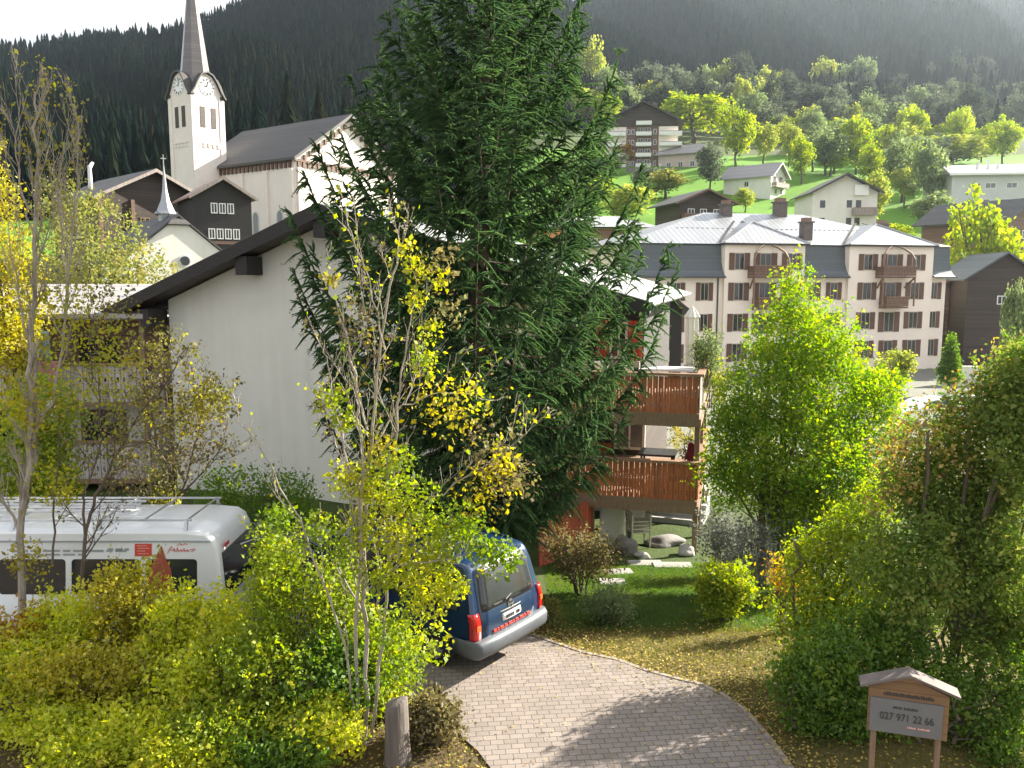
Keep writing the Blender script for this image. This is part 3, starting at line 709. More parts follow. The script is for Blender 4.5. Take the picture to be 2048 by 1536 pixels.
# mansard band between the bays
def mansard(x0, x1, name='mansard'):
    prof = [(-.75, ze - .12), (-.35, ze + .12), (-.02, ze + .55), (.25, ze + 1.2), (.42, zu + .02), (1.6, zu + .02), (1.6, ze - .12)]
    return MB().prism(prof, 'x', x0, x1).build(name, M['slate_blue'], ho)
for a, b_ in ((XA - .5, -.02), (8.62, 13.58), (23.52, XB + .6)): mansard(a, b_)
MB().box(XA + .3, 1.65, ze, XB - .3, DEP - 1, zu).build('upper_wall', M['cream_render'], ho)
MB().box(XA - .6, -.8, ze - .22, -.06, -.68, ze - .10).box(8.66, -.8, ze - .22, 13.54, -.68, ze - .1).box(23.56, -.8, ze - .22, XB + .7, -.68, ze - .1).build('gutter', M['fascia'], ho)
for (x0, x1) in ((0, 8.6), (13.6, 23.5)):
    MB().box(x0, -.35, zb, x1, 1.62, zu).build('bay', M['cream_render'], ho)
    MB().box(x0 - .25, -.75, zu - .02, x1 + .25, 1.62, zu + .14).build('cornice', M['fascia'], ho)
    xm = (x0 + x1) / 2
    rm = MB(); q = [(x0 - .3, -.8, zu + .16), (x1 + .3, -.8, zu + .16), (xm, 4.6, zu + 2.05), (x1 + .3, 4.6, zu + .3), (x0 - .3, 4.6, zu + .3), (xm, 9, zu + 2.05)]
    rm.add([(x0 - .3, -.8, zu + .16), (x1 + .3, -.8, zu + .16), (xm, 2.2, zu + 2.35), (xm, 8, zu + 2.35), (x1 + .3, 8, zu + .16), (x0 - .3, 8, zu + .16)],
           [(0, 1, 2), (1, 4, 3, 2), (0, 2, 3, 5), (0, 5, 4, 1)])
    rm.build('bay_roof', M['metal_roof'], ho)
rm = MB(); e = .7; z1 = zu + .10; zr = zu + 3.55
rm.add([(XA - e, .2, z1), (XB + e, .2, z1), (XB + e, DEP + e, z1), (XA - e, DEP + e, z1), (1.5, 7, zr), (13.0, 7, zr)],
       [(0, 1, 5, 4), (1, 2, 5), (2, 3, 4, 5), (3, 0, 4), (0, 3, 2, 1)])
hr_ = rm.build('roof', M['metal_roof'], ho)
for (x0, x1) in ((0, 8.6), (13.6, 23.5)):
    xm = (x0 + x1) / 2
    for xe in (x0 - .3, x1 + .3): MB().bar((xe, -.75, zu + .22), (xm, 2.2, zu + 2.40), .16, .06).build('ridge_flashing', M['metal'], ho)
    for xe, sg in ((x0 - .3, -1), (x1 + .3, 1)): MB().bar((xe - sg * .1, .3, zu + .30), (xm + sg * .4, 5.0, zu + 2.62), .22, .06).build('valley_flashing', M['fascia'], ho)
sn = MB().box(XA + 6, 3.42, zu + 1.66, XA + 31, 3.45, zu + 1.70)
for i in range(46): sn.box(XA + 6 + i * .55, 3.4, zu + 1.62, XA + 6.25 + i * .55, 3.46, zu + 1.80)
sn.build('snow_guard', M['metal'], hr_)
for (x_, y_, z_, w_, h_) in ((3.8, 6.6, zu + 3.1, 1.0, 1.2), (10.2, 6.8, zu + 3.2, 1.2, 1.5), (9.9, 1.6, zu + .4, .95, 1.9), (22.6, 6.5, zu + 1.5, 1.1, 1.1)):
    k = MB().box(x_ - w_ / 2, y_ - .45, z_, x_ + w_ / 2, y_ + .45, z_ + h_).box(x_ - w_ * .62, y_ - .6, z_ + h_, x_ + w_ * .62, y_ + .6, z_ + h_ + .14).build('chimney', M['chimney'], ho)
    MB().box(x_ - w_ * .4, y_ - .35, z_ + h_ + .14, x_ + w_ * .4, y_ + .35, z_ + h_ + .5).build('chimney_pot', M['brick'], k)
rows = [(6.95, 1.6), (4.05, 1.7), (1.1, 1.7), (-1.8, 1.75)]
for ri, (zz, hh) in enumerate(rows):
    for (x0, x1) in ((0, 8.6), (13.6, 23.5)):
        xm = (x0 + x1) / 2
        for dx in (-3.3, 2.35):
            window(ho, xm + dx, zz, 1.05, hh, -.35, 'front', 'frame_tan', 'glass', 1, 'shutter_brown', .07)
        if ri < 3: window(ho, xm - .6, zz - .3, 1.2, hh + .3, -.35, 'front', 'frame_tan', 'glass', 1, 'shutter_brown', .07)
        else: window(ho, xm - .5, zz, 1.05, hh, -.35, 'front', 'frame_tan', 'glass', 1, 'shutter_brown', .07)
    if ri:
        for x_ in (-8.0, -5.2, -2.3, 9.4, 11.8, 24.0 - .35): window(ho, x_, zz, .85 if x_ < 24 else .8, hh, 0, 'front', 'frame_tan', 'glass', 1, 'shutter_brown', .07)
for (x0, x1) in ((0, 8.6), (13.6, 23.5)):
    xm = (x0 + x1) / 2
    balcony(ho, xm - 1.9, xm + 1.9, 6.35, 1.25, 1.0, 'brown_timber', -.36)
    balcony(ho, xm - 1.3, xm + 1.3, 3.35, 1.1, 1.0, 'brown_timber', -.36)
    br = MB()
    for sx in (-1.9, 1.9):                                    # curved braces up to the cornice and below the balcony
        pts = [(xm + sx - sx * .02, -1.5, 7.35), (xm + sx * .96, -1.45, 8.0), (xm + sx * .80, -1.25, 8.6), (xm + sx * .5, -.95, 9.05), (xm + sx * .25, -.8, 9.25)]
        br.tube(pts, [.11] * 5, 5)
        br.tube([(xm + sx * .97, -1.5, 6.2), (xm + sx * .9, -.9, 5.7), (xm + sx * .85, -.45, 5.2)], [.1] * 3, 5)
        br.bar((xm + sx * .97, -1.55, 3.4), (xm + sx * .97, -1.55, 6.3), .12)
    br.build('brace', M['post_wood'], ho)
MB().tube([(-.5, -.08, zb), (-.5, -.08, ze)], [.07, .07], 6).build('downpipe', M['fascia'], ho)

# ------------------------------------------------------------------ houses on the slopes
def at_px(px, py, Y): q = P(px, py, Y); return q
# tall apartment block with balconies
q = P(1283, 338, 230); s = 230 / F * 1.0
ab = gable_house('apartment_block', 'tall brown and white apartment block with stacked balconies on the meadow', 'apartment block', (q[0], 230, q[2]), -6, 19, 16, 12.4, 17.2, 'brown_timber', 'slate_brown', ov=1.6, of=1.8, base=-6, fascia='fascia', th=.35)
MB().prism([(-9.3, 11.2), (9.3, 11.2), (8.7, 12.6), (0, 16.9), (-8.7, 12.6)], 'y', -.25, -.02).build('gable_cladding', M['dark_timber'], ab)
for x0, x1 in ((-9.4, -4.2), (4.4, 9.45)): MB().box(x0, -.08, -.5, x1, -.01, 11.0).build('pale_wall_panel', M['church_render'], ab)
for (x0, x1, n) in ((-9.2, -4.4, 4), (-1.7, 2.4, 5), (4.6, 10.4, 4)):
    for k in range(n):
        zz = .3 + k * 2.75
        b = MB().box(x0, -1.5, zz, x1, -.05, zz + .18).box(x0, -1.55, zz + .18, x1, -1.42, zz + 1.0); bo = b.build('balcony', M['white_frame'], ab)
        MB().box(x0, -1.6, zz + 1.02, x1, -1.38, zz + 1.1).build('handrail', M['rail_wood'], bo)
        for i in range(2): window(ab, x0 + .5 + i * (x1 - x0) * .46, zz + .3, 1.5, 1.9, 0, 'front', 'white_frame', 'glass', 1)
for x_ in (-4.0, -2.9, 3.0): 
    for k in range(4): window(ab, x_, .8 + k * 2.75, .8, 1.3, 0, 'front', 'white_frame', 'glass', 0)
MB().box(-9.5, -.2, -6, 9.5, 0, .1).build('plinth', M['concrete'], ab)
ch_ = chimney(ab, 3.5, 6, 14.8, 1.3, 3.2)
q = P(1400, 335, 224)
hx = gable_house('house', 'low pinkish house with a sloping grey roof joined to the right of the apartment block', 'house', (q[0] + 1.5, 226, q[2] - 1), 62, 7, 11, 5.0, 7.2, 'pink_render', 'slate_grey', ov=.8, of=1.0, base=-4, fascia='fascia')
for k in range(3): window(hx, 1.5 + k * 3.2, 1.2, 1.3, 1.5, -3.5, 'left', 'white_frame', 'glass', 1)
window(hx, -1.5, 2.4, 1.2, 1.3, 0)
q = P(1330, 342, 222)
rw_ = MB().box(-10, 0, -4, 13, .5, .8); rwt = rw_.build('retaining_wall', M['stone_dark']); rwt.location = (q[0], 222, q[2])
tag(rwt, 'long low dark wall along the top of the meadow below the apartment block', 'wall')
q = P(1567, 388, 182)
h3 = gable_house('house', 'white house with a long plain side wall and pale roof edge above the meadow', 'house', (q[0] - .6, 184, q[2]), 48, 7.2, 11, 4.0, 6.6, 'white_render', 'slate_grey', ov=.7, of=.9, base=-5, fascia='white_frame')
for x_ in (-2.4, .6): window(h3, x_, 2.6, 1.3, 1.2, 0, 'front', 'brown_timber', 'glass', 1)
balcony(h3, -3.2, 3.2, 1.6, 1.1, .9, 'grey_wood'); window(h3, -1.8, .1, 1.2, 1.2); window(h3, 1, .1, 1.2, 1.2)
window(h3, 5, 1.8, 1.1, 1.2, -3.6, 'left')
q = P(1612, 300, 300)
h4 = gable_house('house', 'tiny distant white house half hidden among trees above the meadow', 'house', (q[0], 300, q[2]), 35, 7, 12, 5.0, 7.4, 'white_render', 'slate_blue', ov=.8, of=.8, base=-5)
for x_, zz in ((-2, 3.2), (.8, 3.2), (-2, .8), (.8, .8)): window(h4, x_, zz, 1.3, 1.2, 0, 'front', 'fascia', 'glass', 0)
q = P(1698, 455, 122)
h5 = gable_house('house', 'white house with a lopsided brown gable roof just behind the hotel roof', 'house', (q[0], 124, q[2]), -4, 9.2, 10, 5.2, 7.6, 'white_render', 'slate_brown', ov=.6, of=1.0, base=-6, fascia='fascia')
for x_, zz in ((-3.6, 2.9), (.2, 2.9), (1.5, 2.9), (-3.6, .4), (.2, .4), (1.4, .4)): window(h5, x_, zz, .9, 1.2, 0, 'front', 'white_frame', 'glass', 0, None, .06)
MB().box(1.2, -.5, 4.7, 3.2, -.02, 6.2).build('dormer_panel', M['white_frame'], h5)
balcony(h5, 1.0, 4.4, 2.0, 1.0, .9, 'grey_wood')
q = P(1412, 448, 127)
h6 = gable_house('chalet', 'dark brown chalet with a broad shallow roof standing at the foot of the meadow', 'chalet', (q[0], 128, q[2]), 14, 8.2, 9, 3.3, 5.0, 'dark_timber', 'slate_brown', ov=1.1, of=1.2, base=-5, fascia='brown_timber')
for x_ in (-2.8, -.8, 1.4): window(h6, x_, 1.3, 1.1, 1.0, 0, 'front', 'white_frame', 'glass', 1)
balcony(h6, -3.8, 3.8, .6, 1.1, .9, 'brown_timber')
q = P(1190, 500, 104)
h7 = thing('guest_house', 'long low guest house with white balcony bands seen past the spruce branches', 'guest house', (q[0], 104, q[2]), 6)
MB().box(-7.5, 0, -6, 7, 9, 2.6).build('wall', M['brown_timber'], h7)
MB().add([(-8.3, -1.2, 2.75), (7.9, -1.2, 2.75), (7.9, 10, 3.2), (-8.3, 10, 3.2), (-4, 4.2, 4.4), (4.2, 4.2, 4.4)], [(0, 1, 5, 4), (1, 2, 5), (2, 3, 4, 5), (3, 0, 4), (3, 2, 1, 0)]).build('roof', M['metal_roof_chalet'], h7)
for zz in (-.9, -3.6):
    bo = MB().box(-7.5, -1.3, zz, 7, -.05, zz + .2).box(-7.5, -1.35, zz + .2, 7, -1.25, zz + 1.0).build('balcony', M['white_render'], h7)
    MB().box(-7.5, -1.4, zz + 1.02, 7, -1.2, zz + 1.1).build('handrail', M['rail_wood'], bo)
    for i in range(5): window(h7, -6.8 + i * 2.8, zz + .3, 1.5, 2.0, 0, 'front', 'white_frame', 'glass', 1)
MB().box(-7.5, -1.2, 1.2, -3.6, -1.1, 2.4).build('awning', pbr('orange_awning', (.55, .20, .10), .8, var=.1), h7)
for (px, py, Y_, rot, w_, d_, he, hr2, lab) in ((1765, 318, 245, 20, 10, 12, 3.4, 5.6, 'low pale house with a grey roof among the hillside trees'), (1845, 328, 215, 25, 9, 12, 3.0, 5.0, 'cream house with a brown roof half hidden behind hazy hillside trees')):
    q = P(px, py, Y_)
    k = gable_house('house', lab, 'house', (q[0], Y_, q[2]), rot, w_, d_, he, hr2, 'cream_render', 'slate_grey' if px < 1800 else 'slate_brown', ov=.7, of=.9, base=-5)
    for x_ in (-3, .6): window(k, x_, 1, 1.3, 1.3)
q = P(1900, 430, 150)
h9 = thing('school_building', 'long pale flat fronted building with a grey metal roof at the right edge', 'building', (q[0], 150, q[2]), -7)
MB().box(0, 0, -8, 26, 14, 7.0).build('wall', M['grey_render'], h9)
MB().add([(-.8, -.9, 7.1), (27, -.9, 7.1), (27, 15, 7.1), (-.8, 15, 7.1), (.5, 7, 9.4), (26, 7, 9.6)], [(0, 1, 5, 4), (1, 2, 5), (2, 3, 4, 5), (3, 0, 4), (3, 2, 1, 0)]).build('roof', M['metal_roof_chalet'], h9)
MB().box(-.8, -1.0, 6.75, 27, -.85, 7.1).build('fascia', M['white_frame'], h9)
for k, x_ in enumerate((3, 5.5, 9, 13)): window(h9, x_, 4.5, 1.8, 1.0, 0, 'front', 'white_frame', 'pale_glass', 1)
for x_ in (3, 8): window(h9, x_, 1.5, 3.5, 1.2, 0, 'front', 'white_frame', 'pale_glass', 2)
for x_, hh in ((5.2, .9), (7, 1.4), (8.6, .9), (13.6, 1.0)): MB().tube([(x_, 3, 8.0), (x_, 3, 8.4 + hh)], [.3, .25], 8).build('vent', M['white_frame'], h9)
q = P(1958, 700, 90)
h10 = gable_house('barn', 'weathered brown timber barn immediately right of the hotel', 'barn', (q[0], 91, -3.2), -16, 7.6, 12, 8.6, 10.8, 'barn_wood', 'slate_brown', ov=.7, of=.8, base=-1, fascia='brown_timber')
for x_ in (-2, .8): window(h10, x_, 4.4, .8, .8, 0, 'front', 'white_frame', 'glass', 1)
MB().box(-3.7, -.08, 3.2, 3.7, .02, 3.45).box(-3.7, -.08, 6.0, 3.7, .02, 6.2).build('beam', M['post_wood'], h10)
q = P(2030, 600, 84)
h11 = gable_house('barn', 'dark barn with a pointed gable at the right edge below the yellow tree', 'barn', (q[0], 86, -2), -10, 7, 10, 8.2, 10.6, 'dark_timber', 'slate_blue', ov=.5, of=.6, base=-2)
window(h11, -.6, 5.5, .9, .9)
q = P(2052, 470, 112)
h12 = gable_house('chalet', 'brown roofed chalet cut by the right edge of the view below the long pale building', 'chalet', (q[0], 112, q[2] - 3), 30, 9, 12, 5.0, 7.6, 'brown_timber', 'slate_brown', ov=.9, of=1, base=-5)
window(h12, -1, 2.5, 1.1, 1.1)
# hut seen past the balcony of the white chalet
q = P(1338, 720, 43)
h15 = gable_house('shed', 'small black timber shed seen just behind the upper balcony of the white chalet', 'shed', (q[0] - .2, 43, q[2] - 1.5), 8, 1.7, 3, 4.1, 4.75, 'black_timber', 'fascia', ov=.5, of=.4, base=-2)
window(h15, -.4, 1.4, .6, .6)
# white low wall and box by the hotel's right foot
q = P(1925, 765, 72)
tag(MB().box(q[0] - 2, 72, q[2] - 2, q[0] + 2.4, 72.5, q[2] + 1.4).build('garden_wall', M['white_render']), 'low white wall between the hotel corner and the weathered barn', 'wall')

# ------------------------------------------------------------------ the white chalet in the middle
wc = thing('white_chalet', 'big white gabled chalet behind the tall spruce, with wooden balconies on its right side', 'chalet', (3.6, 22, 0), -15)
def rz(x): return 5.45 - .2895 * x if x > -9.5 else 8.2 + .413 * (x + 9.5)
xl, xr = -15.35, -4.3
MB().prism([(xl, -4), (xr, -4), (xr, rz(xr) - .42), (-9.5, 8.2 - .42), (xl, rz(xl) - .42)], 'y', .9, 17).build('wall', M['white_render'], wc)
wg = MB().box(-4.3, 6.0, -4, -.75, 16.9, 2.3); wg.build('wing_wall', M['dark_timber'], wc)
MB().prism([(-4.3, 2.3), (-.75, 2.3), (-.75, rz(-.75) - .3), (-4.3, rz(-4.3) - .3)], 'y', 5.95, 16.95).build('wing_cladding', M['black_timber'], wc)
rf = MB()
rf.slab([(-9.5, -.05, 8.2), (0, -.05, 5.45), (0, 18, 5.45), (-9.5, 18, 8.2)], .16)
rf.slab([(-9.5, -.05, 8.2), (-9.5, 18, 8.2), (-17, 18, 5.1), (-17, -.05, 5.1)], .16)
roof = rf.build('roof', M['metal_roof_chalet'], wc)
fb = MB()
for a, b_ in ((-9.5, 0.02), (-9.5, -17.02)):
    za, zb_ = rz(a) - .02, rz(b_) - .02
    fb.add([(a, -.10, za), (b_, -.10, zb_), (b_, -.10, zb_ - .36), (a, -.10, za - .42), (a, -.055, za), (b_, -.055, zb_), (b_, -.055, zb_ - .36), (a, -.055, za - .42)],
           [(0, 1, 2, 3), (7, 6, 5, 4), (0, 4, 5, 1), (1, 5, 6, 2), (2, 6, 7, 3), (3, 7, 4, 0)])
fb.build('bargeboard', M['black_timber'], roof)  # black tone of the board also paints in the shade below the roof edge
sof = MB()
for a, b_ in ((-9.5, -.05), (-9.5, -16.9)):
    sof.add([(a, -.03, rz(a) - .17), (b_, -.03, rz(b_) - .17), (b_, .95, rz(b_) - .17), (a, .95, rz(a) - .17), (a, -.03, rz(a) - .40), (b_, -.03, rz(b_) - .36), (b_, .95, rz(b_) - .36), (a, .95, rz(a) - .40)],
            [(0, 1, 2, 3), (7, 6, 5, 4), (0, 4, 5, 1), (1, 5, 6, 2), (2, 6, 7, 3), (3, 7, 4, 0)])
sof.build('soffit', M['dark_timber'], roof)
for x_ in (-12.1, -9.5, -5.2):
    MB().box(x_ - .19, .02, rz(x_) - .98, x_ + .19, .95, rz(x_) - .42).build('purlin', M['black_timber'], wc)
MB().box(-15.75, .05, 4.55, -15.45, .95, 5.1).build('purlin', M['black_timber'], wc)
MB().lathe([(.07, -.02), (.08, 18)], 8, (.06, 0, 5.36), 'y').build('gutter', M['metal'], wc)
# recessed right wing: red shutters, door, glazed opening
window(wc, -1.90, 3.35, .62, 1.25, 5.95, 'front', 'white_frame', 'glass', 1)
sh = MB().box(-2.36, 5.86, 3.3, -1.93, 5.92, 4.65); sh.build('shutter', M['shutter_red'], wc)
sh = MB().box(-1.25, 5.86, 3.3, -.80, 5.92, 4.65); sh.build('shutter', M['shutter_red'], wc)
MB().box(-2.2, 5.7, 3.1, -.85, 5.92, 3.3).build('flower_box', M['stone'], wc)
dr = MB().box(-3.7, 5.88, 2.46, -2.8, 5.96, 4.5).build('door', M['black_timber'], wc)
MB().box(-3.85, 5.90, 2.46, -3.72, 5.98, 4.6).box(-2.78, 5.90, 2.46, -2.65, 5.98, 4.6).build('frame', M['white_frame'], dr)
window(wc, -3.4, .6, 1.0, 1.2, 5.98, 'front', 'white_frame', 'glass', 1); window(wc, -1.7, .25, 1.05, 1.5, 5.98, 'front', 'white_frame', 'pale_glass', 1)
MB().box(-4.28, 5.9, -3.9, -.78, 5.985, -.4).build('foundation_wall', M['cream_render'], wc)
MB().box(-4.3, 5.88, .05, -1.75, 5.95, .45).build('dado', M['balcony_wood'], wc)
# two balconies with carved board fronts, posts
def board_rail(mb, p, q, z0, z1, bw=.15, gap=.018, hole=True):
    p = Vector(p); q = Vector(q); L = (q - p).length; d = (q - p) / L; n = int(L / bw)
    nrm = Vector((-d.y, d.x, 0)) * .012
    for i in range(n):
        a = p + d * (L * i / n + gap / 2); b = p + d * (L * (i + 1) / n - gap / 2); m = (a + b) / 2; r = .035
        zc = (z0 + z1) / 2
        lo = z0 - (.05 if i % 2 else 0)
        for (u, v, s0, s1) in ((a, b, lo, zc - .26), (a, b, zc + .26, z1), (a, b, zc - .12, zc + .12)):
            mb.add([(w_.x + s * nrm.x, w_.y + s * nrm.y, zz) for s in (-1, 1) for w_, zz in ((u, s0), (v, s0), (v, s1), (u, s1))],
                   [(0, 1, 2, 3), (7, 6, 5, 4), (0, 4, 5, 1), (1, 5, 6, 2), (2, 6, 7, 3), (3, 7, 4, 0)])
        for (u, v) in ((a, a + d * (.052 if i % 2 else .058)), (b - d * (.052 if i % 3 else .058), b)):
            for s0, s1 in ((zc - .26, zc - .12), (zc + .12, zc + .26)):
                mb.add([(w_.x + s * nrm.x, w_.y + s * nrm.y, zz) for s in (-1, 1) for w_, zz in ((u, s0), (v, s0), (v, s1), (u, s1))],
                       [(0, 1, 2, 3), (7, 6, 5, 4), (0, 4, 5, 1), (1, 5, 6, 2), (2, 6, 7, 3), (3, 7, 4, 0)])
for zf in (2.46, .08):
    fl = MB().box(-4.25, .3, zf - .14, 1.35, 5.85, zf).box(-4.3, .28, zf - .36, 1.4, .46, zf - .14).box(1.2, .5, zf - .36, 1.4, 5.8, zf - .14)
    bo = fl.build('balcony', M['post_wood'], wc)
    b = MB(); board_rail(b, (-4.25, .34, 0), (1.3, .34, 0), zf - .2, zf + .98); b.build('boarded_front', M['balcony_wood'], bo)
    b = MB(); board_rail(b, (1.34, .40, 0), (1.34, 5.8, 0), zf - .2, zf + .98); b.build('boarded_front', M['grey_wood'] if zf > 1 else M['balcony_wood'], bo)  # paler boards on the upper side rail stand in for sunlight
    MB().box(-4.3, .26, zf + 1.0, 1.45, .46, zf + 1.07).box(1.26, .47, zf + 1.0, 1.45, 5.85, zf + 1.07).build('handrail', M['rail_wood'], bo)
for x_, y_ in ((1.30, .56), (1.30, 3.1), (1.30, 5.7), (-1.55, .58), (-4.1, .6)):
    zt = -.0
    pm = MB().box(x_ - .07, y_ - .07, -2.6, x_ + .07, y_ + .07, -.3).box(x_ - .07, y_ - .07, .09, x_ + .07, y_ + .07, 2.10)
    if y_ > 5: pm.box(x_ - .07, y_ - .07, 2.47, x_ + .07, y_ + .07, 3.4)
    pm.build('post', M['post_wood'], wc)
# side balcony on the left flank
for zf in (2.55, .1):
    bo = MB().box(xl - 1.15, 1.4, zf - .14, xl - .03, 11, zf).build('balcony', M['dark_timber'], wc)
    b = MB(); board_rail(b, (xl - 1.15, 1.42, 0), (xl - .05, 1.42, 0), zf - .15, zf + .95); board_rail(b, (xl - 1.15, 11, 0), (xl - 1.15, 1.45, 0), zf - .15, zf + .95)
    b.build('boarded_front', M['grey_wood'], bo)
    MB().box(xl - 1.2, 1.37, zf + .96, xl - .03, 1.5, zf + 1.03).build('handrail', M['rail_wood'], bo)
for k in range(3): window(wc, 2.6 + k * 3.2, 3.0, 1.3, 1.3, xl, 'left', 'white_frame', 'glass', 1, 'shutter_brown')
def on_chalet(x, y, z):
    c_, s_ = math.cos(math.radians(-15)), math.sin(math.radians(-15))
    return (3.6 + x * c_ - y * s_, 22 + x * s_ + y * c_, z)

# things standing on the balconies
pr = thing('parasol', 'closed cream parasol standing on the upper balcony by its right corner', 'parasol', on_chalet(.95, 3.2, 2.46), -15)
MB().lathe([(.26, 0), (.26, .07), (.05, .1), (.05, .3)], 14).build('base', M['concrete'], pr)
MB().tube([(0, 0, .1), (0, 0, 2.75)], [.025, .02], 8).build('pole', M['white_frame'], pr)
b = MB(); n = 16; rings = []
for z_, r_ in ((.75, .10), (.9, .135), (1.5, .15), (2.1, .17), (2.4, .16), (2.45, .21), (2.6, .13), (2.8, .01)): rings.append((z_, r_))
V_ = []
for z_, r_ in rings:
    for j in range(n): rr = r_ * (1 + (.22 if j % 2 else -.12)); a = 6.2832 * j / n; V_.append((rr * math.cos(a), rr * math.sin(a), z_))
b.add(V_, [(i * n + j, i * n + (j + 1) % n, (i + 1) * n + (j + 1) % n, (i + 1) * n + j) for i in range(len(rings) - 1) for j in range(n)])
b.build('canopy', M['canvas'], pr, smooth=False)
tb = thing('terrace_table', 'white topped terrace table on the upper balcony near the closed parasol', 'table', on_chalet(.35, 1.8, 2.46), -15)
MB().box(-.75, -.42, 1.0, .75, .42, 1.06).build('tabletop', M['white_frame'], tb)
for sx in (-.65, .65):
    for sy in (-.33, .33): MB().box(sx - .03, sy - .03, 0, sx + .03, sy + .03, 1.0).build('leg', M['metal'], tb)
cr_ = thing('terrace_chair', 'white slatted chair at the left end of the upper balcony', 'chair', on_chalet(-1.25, 1.0, 2.46), 30)
MB().box(-.24, -.22, .42, .24, .24, .46).build('seat', M['white_frame'], cr_)
bk = MB()
for i in range(5): bk.box(-.24 + i * .1, .22, .5, -.17 + i * .1, .25, 1.22)
bk.box(-.25, .21, 1.2, .25, .26, 1.27).build('backrest', M['white_frame'], cr_)
for sx in (-.22, .22):
    for sy in (-.2, .22): MB().box(sx - .02, sy - .02, 0, sx + .02, sy + .02, .42).build('leg', M['white_frame'], cr_)
px_ = thing('planter', 'small white planter box on the upper balcony between chair and table', 'planter', on_chalet(-.75, 1.7, 2.46), -15)
MB().box(-.16, -.12, .72, .16, .12, 1.1).build('box', M['white_frame'], px_); MB().box(-.14, -.1, 0, .14, .1, .72).build('stand', M['grey_wood'], px_)
t2 = thing('garden_table', 'dark square table on the lower balcony in front of the burgundy chair', 'table', on_chalet(.05, 3.0, .08), -15)
MB().box(-.55, -.5, .70, .55, .5, .76).build('tabletop', M['black_plastic'], t2)
for sx in (-.45, .45):
    for sy in (-.4, .4): MB().box(sx - .03, sy - .03, 0, sx + .03, sy + .03, .70).build('leg', M['black_plastic'], t2)
c2 = thing('folding_chair', 'burgundy folding chair with a pale frame beside the dark table on the lower balcony', 'chair', on_chalet(.8, 2.6, .08), -75)
MB().box(-.24, -.22, .44, .24, .22, .48).build('seat', M['burgundy'], c2); MB().prism([(.20, .6), (.23, .6), (.36, 1.1), (.33, 1.1)], 'x', -.22, .22).build('backrest', M['burgundy'], c2)
fm = MB()
for sx in (-.25, .25): fm.tube([(sx, -.25, 0), (sx, .2, .46), (sx, .38, 1.14)], [.016] * 3, 6).tube([(sx, .28, 0), (sx, -.2, .46)], [.016] * 2, 6)
fm.build('frame', M['metal'], c2)

# ------------------------------------------------------------------ neighbouring house on the left
nb = thing('neighbour_house', 'low house with a grey slab roof and stacked balconies behind the bare trees', 'house', (-15.8, 27.6, 0), 0)
MB().box(-5.4, 0, -2.5, 4.2, 8, 4.7).build('wall', M['white_render'], nb)
MB().box(-5.42, -.03, 3.0, 4.22, -.005, 4.68).build('cladding', M['brown_timber'], nb)
MB().slab([(-6.0, -1.5, 4.95), (4.5, -1.5, 4.95), (4.5, 4, 5.85), (-6.0, 4, 5.85)], .16).slab([(-6.0, 4, 5.85), (4.5, 4, 5.85), (4.5, 9, 5.0), (-6.0, 9, 5.0)], .16).build('roof', M['slate_grey'], nb)
for zf in (2.15, -.35):
    bo = MB().box(-5.4, -1.3, zf - .16, 4.2, -.04, zf).build('balcony', M['post_wood'], nb)
    b = MB(); board_rail(b, (-5.4, -1.28, 0), (4.2, -1.28, 0), zf - .1, zf + 1.15, .2); b.build('boarded_front', M['pale_wood'], bo)
    MB().box(-5.45, -1.36, zf + 1.17, 4.25, -1.2, zf + 1.24).build('handrail', M['rail_wood'], bo)
    for x_ in (-4.6, -1.6, 1.4): window(nb, x_, zf + .25, 1.5, 1.8, -.03, 'front', 'brown_timber', 'glass', 1)
for x_ in (-5.3, -1.9, 1.2, 4.1): MB().box(x_ - .07, -1.24, -2.5, x_ + .07, -1.1, 4.9).build('post', M['post_wood'], nb)
MB().box(-3.6, -.05, -1.9, -2.0, -.002, -.55).build('door', M['red_plank'], nb)
# laundry on the neighbour's balcony
def cloth(name, px, py, wd, ht, mat, lab, Yc=26.15, seed=1):
    q = P(px, py, Yc); n, k = 9, 10; V_ = []; ph = seed * 1.7
    for j in range(k):
        for i in range(n):
            x = (i / (n - 1) - .5) * wd; z = -j / (k - 1) * ht
            V_.append((x * (1 - .04 * j / k), .035 * math.sin(i * 1.5 + ph) * (j + 1) / k + .02 * math.sin(i * 3.1 + ph), z))
    Qs = [(j * n + i, j * n + i + 1, (j + 1) * n + i + 1, (j + 1) * n + i) for j in range(k - 1) for i in range(n - 1)]
    b = MB(); b.add(V_, Qs); o = b.build(name, M[mat], None, True); o.location = q
    sm = o.modifiers.new('thickness', 'SOLIDIFY'); sm.thickness = .012
    return tag(o, lab, 'cloth', 'cloths hung on the neighbour house balconies')
cloth('hanging_cloth', 66, 652, .42, 1.05, 'white_cloth', 'white cloth hanging behind the bare left tree, above the pink cloth', 26.1, 1)
cloth('hanging_cloth', 86, 662, .34, .9, 'blue_cloth', 'pale blue cloth hanging to the right of the white one under the grey roof', 26.05, 2)
cloth('hanging_cloth', 88, 722, .85, .8, 'pink_cloth', 'pink cloth draped over the upper balcony front of the low grey roofed house', 26.15, 3)
cloth('hanging_cloth', 92, 800, .7, .75, 'white_cloth', 'large white sheet hanging below the upper balcony of the low grey roofed house', 26.15, 4)

